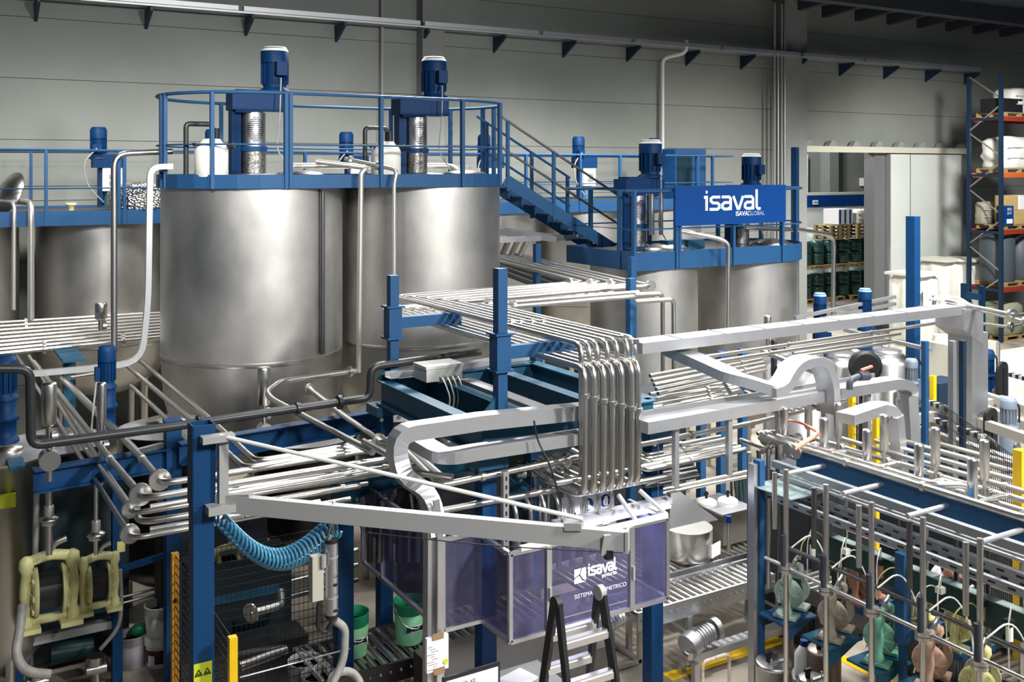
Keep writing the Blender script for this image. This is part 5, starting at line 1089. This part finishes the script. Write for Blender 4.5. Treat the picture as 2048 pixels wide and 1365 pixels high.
t=T('blue_box','small blue box with white lettering on the rack side bay','box',(29.55,19.25,3.64)); MB().box((0,0,.3),(.42,.3,.6)).obj('body',SIGNB,t); MB().box((0,-.152,.12),(.3,.004,.14)).obj('label',PAPER,t); textmesh('PRO','lettering',PAPER,t,(29.42,19.096,4.09),(1,0,0),(0,0,1),.13); textmesh('D14','lettering',PAPER,t,(29.42,19.096,3.97),(1,0,0),(0,0,1),.13)
bagpile('grey sacks at the back of the second rack level',29.7,20.0,3.64,.8,.4,.7,mat('sack',s(150,146,128),.7))
for i,(x,l) in enumerate(((29.75,'behind the front rack upright'),(30.9,'right of the front rack upright'))): tag(MB().lathe((x,19.65,1.84),[(.5,0),(.52,.05),(.52,1.35),(.3,1.5),(.0001,1.52)],24).obj('dark_sack',mat('dark_sack',s(70,78,86),.5) if i==0 else MATS['dark_sack']),'big dark grey sack '+l,'sack')
bagpile('grey green sacks on the floor pallet of the rack',30.0,19.65,.15,1.3,.9,1.0,mat('greensack',s(150,156,130),.7))
def bigbag(label,px,py,Y,w,h):
    p=PY(px,py,Y); t=T('bulk_bag',label,'bag',(p.x,Y,p.z-h)); b=MB(); n=28; prof=[(w*.46,0),(w*.5,.08*h),(w*.52,.5*h),(w*.5,.9*h),(w*.42,.98*h),(.0001,h)]
    vs=[];
    for r,z in prof:
        for i in range(n):
            a=2*PI*i/n; sq=1/max(abs(math.cos(a)),abs(math.sin(a)))**.8; k=1+.05*math.sin(a*8); vs.append((r*math.cos(a)*sq*k,r*math.sin(a)*sq*k,z))
    b.add(vs,[(j*n+i,j*n+(i+1)%n,(j+1)*n+(i+1)%n,(j+1)*n+i) for j in range(len(prof)-1) for i in range(n)],True); b.obj('bag',WPLAS,t)
    MB().box((0,0,h+.02),(w*1.08,w*1.08,.08),.1).obj('top_sheet',mat('cream_sheet',s(224,222,210),.6) if 'cream_sheet' not in MATS else MATS['cream_sheet'],t); return t
bigbag('white bulk bag left in front of the sliding door',1828,548,20.3,1.15,2.0); bigbag('white bulk bag right rear of the first by the door',1880,520,21.2,1.1,2.3); bigbag('white bulk bag rightmost beside the rack',1925,520,20.9,1.1,2.3)
tag(MB().bx(25.4,31.0,19.5,21.8,.0,.2).obj('low_platform',DARKST),'dark low platform under the white bulk bags','platform') if False else None
# stock beyond the doorway
def gd(label,x,y,z): 
    t=tag(MB().lathe((x,y,z),[(.27,0),(.31,.03),(.31,.18),(.29,.2),(.31,.22),(.31,.42),(.26,.47),(.0001,.48)],16).obj('green_drum',TDRUM),label,'drum','green drums beyond the doorway'); return t
DYY=29.0; n_=0
for lay,(z0,cols) in enumerate(((.16,(1607,1632,1657,1682,1707,1732,1757)),(1.5,(1607,1632,1657,1682,1707,1732,1757)))):
    for j,px in enumerate(cols):
        x=PY(px,500,DYY).x
        for k in range(2): gd('%s green drum from the left, %s tier of the %s layer beyond the doorway'%(ORD[j],['lower','upper'][k],['bottom','top'][lay]),x,DYY,z0+.49*k)
    for j in range(4):
        x=PY(1612+45*j,500,DYY).x
        pallet(ORD[j]+' pallet from the left under the '+['bottom','top'][lay]+' layer of green drums',x,DYY,z0-.15,1.3 if lay else 1.0,.9,group='pallets under the green drums')
for j,px in enumerate((1664,1716)):
    for k in range(4): pallet('%s pallet from the bottom of the %s stack on the drums'%(ORD[k],['left','right'][j]),PY(px,455,DYY).x,DYY,2.5+.15*k,1.15,.9,WOOD,'stacked pallets on the drums')
x=PY(1676,430,DYY).x; t=T('printed_carton','white carton with blue stripes on the left pallet stack','carton',(x,DYY,3.1)); MB().bx(-.42,.42,-.4,.4,.02,.64).obj('box',PAPER,t)
for k in range(3): MB().bx(-.38+.3*k,-.30+.3*k,-.41,-.40,.05,.62).obj('stripe',SIGNB,t)
bagpile('white bags on the right pallet stack beyond the doorway',PY(1714,430,DYY).x,DYY,3.11,1.0,.8,.6,WPLAS)
sh=T('blue_counter','row of blue panels with pale top edge beyond the doorway','counter',(29,33,2.5)); x0,x1=PY(1590,400,33).x,PY(1768,400,33).x; zt,zb=PY(1680,390,33).z,PY(1680,413,33).z
for k in range(7): q=x0+(x1-x0)*k/7; MB().bx(q+.03,q+(x1-x0)/7-.03,33,33.1,zb,zt).obj('blue_panel',SIGNB,sh,world=True)
MB().bx(x0,x1,33.02,33.4,zt,zt+.12).obj('top_edge',mat('counter_top',s(206,204,186),.6),sh,world=True); MB().bx(x0,x1,33.05,33.3,0,zb).obj('back_panel',WHITE,sh,world=True)
lp_=PY(1631,405,32.98); MB().box((lp_.x,32.98,lp_.z),(.36,.01,.2)).obj('white_label',PAPER,sh,world=True)
for k in range(3): MB().cyl((lp_.x-.11+.11*k,32.974,lp_.z),(lp_.x-.11+.11*k,32.97,lp_.z),.04,n=10 if k else 3).obj('label_mark',INK,sh,world=True)
for k in range(3): bagpile(['left','middle','right'][k]+' pale green wrapped pile before the blue counter',PY(1625+40*k,450,31).x,31,0,.9,.8,2.8,mat('pale_green_film',s(190,212,206),.35) if k==0 else MATS['pale_green_film'])
ac=T('air_conditioner','white air conditioner unit on the far wall beyond the doorway','air conditioner',PY(1731,372,35.6)); q=PY(1731,364,35.8); MB().box(q,(.62,.3,.42)).obj('case',WHITE,ac,world=True); MB().cyl(q+V((-.12,-.15,0)),q+V((-.12,-.17,0)),.15,n=18).obj('fan_grille',BLACK,ac,world=True); MB().tube([q+V((.33,-.05,-.1)),q+V((.36,-.1,-.5)),q+V((-.2,-.1,-.62)),q+V((-.25,-.1,-1.1))],.04,8,.2).obj('hose',WHITE,ac,world=True)
q=PY(1606,345,35.7); tag(MB().bx(q.x-.4,q.x+.25,35.6,36,0,q.z+.9).obj('white_locker',WHITE),'white locker at the left inside the doorway','locker')
# ================= LEFT: MIXER MOTORS, VESSELS, PUMPS
def bmotor(label,px,yt,yb,Y,r):
    p=PY(px,yt,Y); q=PY(px,yb,Y); h=p.z-q.z; t=T('mixer_motor',label,'motor',(p.x,Y,q.z)); mm=motor_mb(r,h*.5).obj('motor',MOTORB,t); mm.location=(0,0,h*.5); cowl_mb(r,h*.5).obj('fan_cowl',MOTORB,mm); cap_mb(r,h*.5).obj('cowl_cap',MOTORB,mm)
    MB().lathe((0,0,0),[(r*1.15,0),(r*1.15,.03),(r*.95,.04),(r*.95,h*.25),(r*1.15,h*.26),(r*1.15,h*.3),(r*.95,h*.32),(r*.95,h*.5)],20).obj('gear_unit',MOTORB,t); MB().box((-r*1.1,-.03,h*.68),(r*.5,r*.9,h*.16)).obj('terminal_box',MOTORB,mm if False else t)
    MB().tube([(-r*1.2,-.05,h*.62),(-r*1.6,-.1,h*.3),(-r*1.9,-.1,-.05)],.012,6,.1).obj('cable',GREYP,t); return t
bmotor('upright blue mixer motor among the left elbowed pipes',214,692,860,12.3,.10); bmotor('large upright blue mixer motor cut by left edge',6,712,885,10.8,.125)
def vessel(label,x,y,r,z0,z1,m=DARKST,legs=True,lab_=False):
    t=T('lower_vessel',label,'vessel',(x,y,0)); MB().lathe((0,0,0),[(.15,z0),(r*.6,z0+.06),(r*.94,z0+.2),(r,z0+.32),(r,z1-.04),(r*1.03,z1-.04),(r*1.03,z1)],40).obj('shell',m,t); MB().lathe((0,0,0),[(r*1.03,z1),(r*.6,z1+.05),(.0001,z1+.07)],32).obj('lid',ALU,t)
    MB().lathe((0,0,0),[(r*.45,z1+.05),(r*.45,z1+.1),(.0001,z1+.11)],24).obj('hatch',STEEL,t)
    for k in range(3): a=.6+k*2*PI/3; MB().cyl((r*.8*math.cos(a),r*.8*math.sin(a),0),(r*.8*math.cos(a),r*.8*math.sin(a),z0+.22),.05,n=8).obj('leg',STEEL,t)
    if lab_: MB().box((-.02,-r-.01,z1-.35),(.16,.02,.14)).obj('yellow_label',LIME,t)
    return t
p=PZ(12,905,2.5); vessel('steel vessel with pale lid cut off at the left edge',p.x,p.y,.36,.3,2.46,STEEL,lab_=True)
p=PZ(12,905,2.5)
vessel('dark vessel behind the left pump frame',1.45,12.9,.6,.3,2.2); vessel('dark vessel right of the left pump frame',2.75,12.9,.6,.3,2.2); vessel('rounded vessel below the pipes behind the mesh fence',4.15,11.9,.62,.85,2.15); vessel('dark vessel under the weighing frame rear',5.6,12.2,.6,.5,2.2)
for px,yt,yb,Y,r,l in ((98,766,852,9.95,.066,'fat steel cylinder by the black iron pipe corner'),(203,766,872,10.9,.046,'slim steel cylinder in front of the blue mixer motor'),(528,735,812,12.4,.08,'steel cylinder standing at the foot of the tall tank'),(202,606,640,16.2,.09,'short steel cylinder behind the bright left bundle')):
    p=PY(px,yb,Y); damper(l,0,0,0,PY(px,yt,Y).z-p.z,r,loc=p)
    if Y<13: MB().cyl(p+V((0,0,-.5)),p+V((0,0,-.1)),.03,n=10).cyl(p+V((0,-.09,-.3)),p+V((0,.05,-.3)),.09,n=16).obj('valve_below',STEEL,bpy.data.objects[COL.objects[-1].parent.name],world=True)
# pump frame
pf=T('pump_rack','blue frame holding the two cream pumps at left','frame',(.9,11.3,0)); 
def at(x,y,Y=11.3): return PY(x,y,Y)
a,c=at(32,925),at(232,1000); MB().bx(a.x-.06,a.x+.06,11.2,11.35,0,a.z+.05).obj('post',BLUED,pf,world=True); MB().bx(c.x-.05,c.x+.05,11.2,11.3,0,2.2).obj('post',BLUED,pf,world=True); MB().bx(a.x-.09,a.x+.05,10.9,11.35,a.z+.02,a.z+.06).obj('post_cap',TEAL,pf,world=True)
for y0,y1,w,m,nm in ((1236,1215,.09,TEAL,'shelf_beam'),(1290,1240,.08,GREYP,'lower_rail')): p,q=at(45,y0),at(228,y1); p.z=q.z=(p.z+q.z)/2; MB().bar(p,q,w*1.5,w).obj(nm,m,pf,world=True)
sz=at(90,1230).z
CP=pump(CREAM)
CP.location=(at(92,1230).x,11.0,sz+.05); CP.scale=(1.28,1.28,1.55); CP['label']='larger cream diaphragm pump on the left pump frame'; CP['category']='pump'
dup(CP,(at(190,1210).x,11.05,sz+.06),None,'smaller cream diaphragm pump beside the larger on left frame',scale=(.92,.92,1.25))
for px,yt,ym,l in ((98,978,1045,'left'),(192,965,1075,'right')):
    p=PY(px,yt,10.8); q=PY(px,1110,10.8); t=T('pump_riser',l+' riser pipe with flange above the cream pumps','pipe',q); f_=PY(px,ym,10.8); MB().tube([q,p],.032 if l=='left' else .022,12).obj('tube',STEEL,t,world=True); MB().lathe(f_,[(.07,-.02),(.07,.015),(.09,.02),(.09,.04),(.03,.06)],18).obj('flange',STEEL,t,world=True); MB().cyl(f_+V((0,0,.06)),f_+V((0,0,.16)),.045,n=12).obj('valve',GALV,t,world=True)
pipe('thin pale post pipe left of the large cream pump',[PY(73,985,11.1),PY(71,1110,11.1)],.03,GALV)
tag(MB().tube([PY(45,1210,10.7),PY(40,1260,10.6),PY(30,1310,10.5),PY(50,1345,10.4),PY(100,1350,10.4)],.045,12,.25).obj('suction_hose',HOSEG),'thick pale hose curving from the large cream pump to the floor','hose')
tag(MB().tube([PY(240,1140,11.1),PY(243,1200,11.1),PY(240,1255,11.1),PY(200,1300,11.1)],.022,10,.2).obj('suction_hose',HOSEG),'slim pale hose curving down beside the pump frame post','hose')
for x,y,l in ((75,1325,'left'),(192,1310,'right')):
    p=PY(x,y,11.3); t=T('floor_valve',l+' floor valve under the pump frame','valve',(p.x,11.3,0)); MB().cyl((0,0,0),(0,0,.22),.05,n=12).cyl((-.1,0,.16),(.1,0,.16),.06,n=14).obj('body',STEEL,t); MB().cyl((0,0,.22),(0,0,.3),.09,n=16).obj('flange',STEEL,t)
pipe('dark green pipe low under the pump frame',[PY(100,1310,11.6),PY(185,1295,11.6)],.1,mat('dark_green_pipe',s(20,56,58),.4))
t=tag(MB().box(PY(242,1094,11.2),(.08,.02,.11)).obj('tag_plate',mat('tag_yellow',s(206,196,130),.6)),'small pale yellow tag on the pump frame post','tag')
tag(MB().bar(PY(238,1140,11.2),PY(335,1110,11.2),.05,.06).obj('side_rail',BLUED),'blue rail from pump frame post to the beam column','rail')
for i in range(2): pipe(('upper' if i==0 else 'lower')+' thin bright pipe low between pump frame and fence',[PY(240,1196+12*i,11.6),PY(336,1172+12*i,11.6)],.016)
# buckets
def pail(label,c,rt,h,mb_,mr,lbl=None,cat='bucket',lid=False,handle=True,nm='paint_pail'):
    t=T(nm,label,cat,c); rb=rt*.86; MB().lathe((0,0,0),[(rb,0),(rb+(rt-rb)*.72,h*.72),(rt-.012,h*.72),(rb,.02)],28).obj('body',mb_,t)
    if lid: MB().lathe((0,0,0),[(rt*1.03,h*.72),(rt*1.03,h*.95),(rt*.95,h),(.0001,h)],28).obj('lid',mr,t)
    else: MB().lathe((0,0,0),[(rb+(rt-rb)*.72,h*.72),(rt*.985,h*.74),(rt,h*.98),(rt*1.03,h),(rt*.95,h),(rt*.93,h*.72)],28).obj('rim_band',mr,t)
    if handle: MB().tube([(-rt*1.02,0,h*.86),(-rt*.7,-rt*.9,h*.5),(rt*.3,-rt*1.08,h*.38),(rt*1.02,0,h*.86)],.005,6,.12).obj('handle',STEEL,t)
    if lbl=='logo':
        o=V(c)+V((-rt*.45,-rb*.98-.012,h*.36)); MB().box((-rt*.4,-rb*.93-.02,h*.42),(.05,.012,.05)).obj('logo_mark',INK,t); MB().box((rt*.15,-rb*.95-.012,h*.41),(rt*.95,.01,.06)).obj('label',PAPER,t); logo(V(c)+V((-rt*.2,-rb*.95-.022,h*.38)),(.034,0,0),(0,0,.045),.010,INK,'logo_lettering',t,t=.002)
    return t
c=PZ(706,1308,.5); pail('left green pail with logo on the dark roller conveyor',(c.x,c.y,.505),.16,.42,LGREEN,GREEN,'logo'); c=PZ(818,1282,.5); pail('right green pail with logo half behind the clear side cabinet',(c.x,c.y,.505),.16,.42,LGREEN,GREEN,'logo')
c=PZ(318,1328,.0); t=pail('white paint pail with dark red label standing under another pail',(c.x,c.y,0),.15,.33,WPLAS,WPLAS,None,lid=True,handle=False); MB().lathe((0,0,0),[(.1335,.05),(.1435,.2)],28).obj('red_label',DKRED,t); MB().box((-.1,-.11,.1),(.07,.012,.1),-.7).obj('white_label',PAPER,t)
pail('open white pail stacked on the red labelled pail',(c.x,c.y,.335),.155,.32,WPLAS,WPLAS,handle=False); tag(MB().lathe((c.x,c.y-.06,.53),[(.06,0),(.075,.06),(.06,.13),(.0001,.14)],14,axis=(.2,-.6,.5)).obj('grey_coupling',GREYP),'grey coupling lying in the open white pail','coupling')
c=PZ(262,1330,0); t=pail('grey bucket with green cloth hanging over its rim',(c.x,c.y,0),.155,.34,mat('bucket_grey',s(158,154,158),.5),MATS['bucket_grey'],handle=False); tag(MB().sph((c.x+.08,c.y-.02,.37),.09,(1.1,.7,.8),10).obj('green_cloth',GREEN),'green cloth on the grey bucket rim','cloth')
for i,(x,y) in enumerate(((610,1330),(638,1358))):
    c=PZ(x,y,.45); pail(('rear' if i==0 else 'front')+' grey open bucket below the hanging grey hose',(c.x,c.y,.2),.17,.3,MATS['bucket_grey'],MATS['bucket_grey'],handle=False)
tag(MB().bx(2.7,3.7,8.2,9.2,.0,.198).obj('low_table',DARKST),'dark low table under the two grey buckets','table')
for i,(a,c,z) in enumerate((((480,1356),(700,1298),.75),((590,1300),(645,1362),.8),((602,1298),(660,1340),.82))): pipe(['long','left short','right short'][i]+' thin bright rod across the grey buckets',[PZ(a[0],a[1],z),PZ(c[0],c[1],z)],.008,ALU,'steel_rod','rod')
pipe('bright pipe low behind the mesh fence at bottom',[PZ(478,1335,.4),PZ(572,1300,.4)],.05,STEEL)
# fence
fz=1.92; P0,P1,P2=V((2.06,9.4,0)),V((2.06,7.5,0)),V((3.72,9.36,0))
for p,m,l in ((P0,ORYEL,'ochre fence post at the mesh corner behind the jib column'),(P1,YEL,'yellow fence post in front right of the jib column'),(P2,ORYEL,'ochre fence post beside the clear side cabinet')):
    t=T('fence_post',l,'post',p); MB().box((0,0,fz/2),(.06,.06,fz)).obj('post',m,t); MB().box((0,0,.005),(.14,.14,.01)).obj('base_plate',m,t)
    for z in (.4,1.5): MB().sph((.0,-.035,z),.02,n=8).obj('cap',BLACK,t)
meshpanel('black mesh fence panel running behind the load balancer',P0,P2,.15,fz-.02,.045,.075); meshpanel('black mesh fence panel beside the jib column',P0,P1,.15,fz-.02,.045,.075)
t=T('flanged_pipe','flanged pipe with elbow seen behind the mesh fence','pipe',PY(540,1225,10.2)); q=PY(500,1228,10.2); MB().tube([q,PY(565,1210,10.2),PY(560,1180,10.3)],.04,12,.08).obj('tube',STEEL,t,world=True); MB().cyl(q,q+V((.02,.01,0)),.1,n=20).obj('flange',STEEL,t,world=True)
for i in range(3): pipe(nth(i,'dark horizontal pipe from the top behind the mesh fence'),[PY(430,1172+30*i,10.8),PY(715,1100+30*i,10.8)],.03,[STEEL,STEEL,DARKST][i],group='pipes behind the mesh fence')
q=PY(455,1150,10.9); t=pump(CREAM); t.location=(q.x,10.9,.9); t['label']='cream pump dimly seen behind the mesh fence'; t['category']='pump'; tag(MB().bx(q.x-.4,q.x+.5,10.7,11.1,.8,.88).obj('shelf_plate',TEAL),'dark shelf under pump behind the fence','plate')
tag(MB().bx(2.3,3.6,10.2,10.6,0,.5).obj('dark_plinth',DARKST),'dark plinth behind the mesh fence','plinth')
# ================= MACHINERY BETWEEN AND BEHIND THE PIPES
def yconveyor(label,x,y0,y1,z,w,step=.09):
    t=T('roller_conveyor',label,'conveyor',(x,y1,0),group='roller conveyors')
    for q in (x,x+w): MB().bx(q-.015,q+.015,y1,y0,z-.14,z+.02).obj('side_rail',DARKST,t,world=True)
    for i in range(int((y0-y1)/step)): y=y1+step*(i+.5); MB().cyl((x+.02,y,z-.03),(x+w-.02,y,z-.03),.03,n=8).obj('roller',STEEL,t,world=True)
    for y in (y1+.2,(y0+y1)/2,y0-.2):
        for q in (x,x+w): MB().bx(q-.03,q+.03,y-.03,y+.03,0,z-.14).obj('leg',DARKST,t,world=True)
yconveyor('roller conveyor running behind the skid pumps toward viewer',8.15,8.0,4.2,.95,.55)
def cabinet(label,x0,x1,y0,y1,z,m):
    t=T('machine_cabinet',label,'cabinet',((x0+x1)/2,(y0+y1)/2,0)); MB().bx(x0,x1,y0,y1,.05,z).obj('body',m,t,world=True); MB().bx(x0+.03,x1-.03,y0-.012,y0,.12,z-.05).obj('door',m,t,world=True); MB().bx(x0-.012,x0,y0+.03,y1-.03,.12,z-.05).obj('side_panel',m,t,world=True)
    MB().bx(x0+.08,x0+.1,y0-.03,y0-.012,z*.5,z*.5+.15).obj('handle',GALV,t,world=True)
    for q in (x0+.05,x1-.05):
        for y in (y0+.05,y1-.05): MB().cyl((q,y,0),(q,y,.05),.03,n=8).obj('foot',BLACK,t,world=True)
DG=mat('dark_machine_green',s(34,48,52),.5,.2); DGR=mat('dark_machine_grey',s(46,50,56),.5,.2)
cabinet('dark machine cabinet behind the steel hopper',6.7,7.9,10.9,11.4,2.35,DG); cabinet('dark machine cabinet between back posts behind the hopper',8.0,9.4,10.95,11.5,2.3,DGR)
cabinet('dark cabinet far under the right pipe field',9.1,9.9,6.2,7.4,1.9,DG); cabinet('dark cabinet under right pipe field near the edge post',9.0,9.7,4.6,5.8,2.0,DGR); cabinet('dark cabinet beneath the white tray end',8.6,9.6,7.9,8.9,1.9,DGR)
cabinet('dark cabinet under the middle of the weighing frame',4.75,5.9,9.98,10.5,2.2,DGR)
cabinet('dark cabinet behind the left pump rack',1.0,2.1,11.85,12.25,2.1,DG); cabinet('dark cabinet behind the stacked pails and fence',2.35,3.5,11.3,11.7,1.7,DGR)
cabinet('low dark machine behind the mesh fence',2.5,3.6,10.75,11.2,1.2,DG)
for i in range(10): pipe(nth(i,'dark upright tube from the back in the row behind skid rails'),[(7.75,7.0-.3*i,.9),(7.75,7.0-.3*i,2.62)],.022,[DARKST,STEEL,DARKST][i%3],group='dark upright tubes behind the rails')
for i in range(4): pipe(nth(i,'dark level pipe from the top behind the pumps'),[(7.95+.1*i,7.2,2.2-.22*i),(7.95+.1*i,3.9,2.2-.22*i)],.028,DARKST if i%2 else STEEL,group='dark level pipes behind the pumps')
for i in range(6): pipe(nth(i,'short upright tube from the left beside slotted strut'),[PY(1062+17*i,1062-4*i,7.9+.05*(i%3)),PY(1062+17*i,975-4*i,7.9+.05*(i%3))],.018+.006*(i%2),STEEL if i%3 else DARKST,group='upright tubes beside the strut')
for i in range(4): pipe(nth(i,'short upright tube from the left behind slim blue post'),[(7.12+.13*i,7.35,1.2),(7.12+.13*i,7.35,2.6)],.022,DARKST if i%2 else STEEL,group='upright tubes behind the slim post')
pipe('orange hose hanging behind the slim blue post',[(7.05,7.2,2.3),(7.1,7.25,2.0),(7.12,7.2,1.6),(7.1,7.25,1.2)],.016,ORHOSE,'orange_hose','hose',fil=.1)
q=V((8.42,6.35,.95)); t=T('paint_pail','white paint pail with logo on the conveyor behind the skid','bucket',q); MB().lathe((0,0,0),[(.13,0),(.15,.33),(.155,.34),(.155,.37),(.0001,.375)],24).obj('body',WPLAS,t); MB().box((-.1,-.1,.2),(.05,.05,.04),-.8).obj('logo_mark',INK,t); logo(q+V((-.085,-.155,.18)),(.04,-.012,0),(0,0,.05),.011,INK,'logo_lettering',t,t=.002)
for i,(y,l) in enumerate(((7.0,'beside the pale shelf plate'),(5.9,'behind the terracotta pump'))): t=T('green_hopper','dark green machine hopper '+l,'machine',(8.3,y,1.0)); MB().prism([(8.2,y-.25,1.0),(8.7,y-.25,1.0),(8.75,y-.25,1.35),(8.15,y-.25,1.35)],(0,.5,0)).obj('hopper',DG,t,world=True); MB().bx(8.15,8.75,y-.27,y+.27,1.35,1.38).obj('rim',GALV,t,world=True)
# cylinder branch fittings at the clamp knot beside slim post top
for i,(x,y) in enumerate(((1535,878),(1553,872),(1590,880),(1583,898),(1600,905))):
    p=PZ(x,y,2.68); t=T('pipe_coupling',nth(i,'shiny pipe coupling from the left in the knot above slim blue post'),'coupling',p,group='couplings in the pipe knot'); MB().cyl((-.05,0,0),(.05,0,0),.045,n=14).obj('body',STEEL,t); MB().cyl((-.055,0,0),(-.04,0,0),.06,n=14).obj('ring',STEEL,t); MB().cyl((.04,0,0),(.055,0,0),.06,n=14).obj('ring',STEEL,t)
for i in range(4):
    a=PZ(1515+9*i,868,2.7); MB_=MB().tube([a,a+V((.1,0,.02)),a+V((.12,-.02,-.16)),a+V((-.02,-.02,-.18))],.022,8,.07); tag(MB_.obj('return_bend',STEEL),nth(i,'chrome return bend from the left by the pipe knot'),'pipe','return bends by the knot')
for i,(m,l) in enumerate(((REDP,'red'),(mat('pale_yellow_hose',s(206,204,140),.5),'pale yellow'))): pipe(l+' hose crossing the pipes near the pipe knot',[PZ(1590,900-6*i,2.75),PZ(1640,868-4*i,2.85),PZ(1600,845,2.8),PZ(1560,838,2.8)],.012,m,'air_hose','hose',fil=.1)
for i,(x,z,y1) in enumerate(((7.16,2.46,3.9),(7.22,2.52,4.2),(7.34,2.42,3.9),(7.58,2.5,4.0),(7.66,2.44,3.9),(7.8,2.3,4.1))): pipe(nth(i,'thin level pipe from the front between skid rails and blue beam'),[(x,7.0-.05*i,z),(x,y1,z)],.016+.004*(i%2),STEEL if i%2 else GALV,group='thin level pipes under the blue beam',clamps=(.25+.1*i,))
for i in range(4): y=6.6-.65*i; pipe(nth(i,'cross strut from the back over the pump skid rails'),[(6.85,y,2.62),(7.7,y,2.62)],.022,GALV,'cross_strut','strut','cross struts over the skid')
for i in range(7):
    a=PY(752+17*i,985+3*(i%3),9.1); c=PY(740+19*i,1062,9.0); tag(MB().tube([a,(a+c)/2+V((.08*math.sin(i*1.7),0,.02)),c,c+V((0,0,-.3))],.03,8,.12).obj('dark_hose',[BLACK,DARKST,HOSEG][i%3] if i%3!=2 else MATS['dark_sack']),nth(i,'dark hose from the left hanging behind the tray curve'),'hose','dark hoses behind the tray curve')
a,c=PY(735,1066,7.2),PY(1245,1106,5.8); pipe('thin black wire sagging across the front of the clear cabinets',[a,a+(c-a)*.5+V((0,0,-.03)),c],.004,BLACK,'black_wire','wire',fil=.5)
for i in range(4):
    p=PZ(1040+28*i,945-5*i,2.55); t=T('pipe_valve',nth(i,'small pipe valve from the left beneath the lower tray loop'),'valve',p,group='small valves beneath the tray loop'); MB().cyl((0,0,-.25),(0,0,.1),.022,n=10).obj('stem_pipe',STEEL,t); MB().cyl((-.05,0,-.02),(.05,0,-.02),.045,n=12).obj('body',STEEL,t); MB().box((0,-.04,.1),(.09,.02,.02)).obj('lever',BLACK,t)
for i in range(5):
    p=PX(1600+75*i,1130+38*i,7.35); t=T('cable_loop',nth(i,'curling pale tube loop from the left among the skid pumps'),'tube',p,group='curling tubes among the pumps'); MB().tube([(0,0,.05),(-.03,-.05,.25),(.1,-.12,.36),(.22,-.16,.2),(.18,-.2,-.1)],.0065,6,.14).obj('tube',WPLAS if i%2 else MATS['pale_yellow_hose'],t)
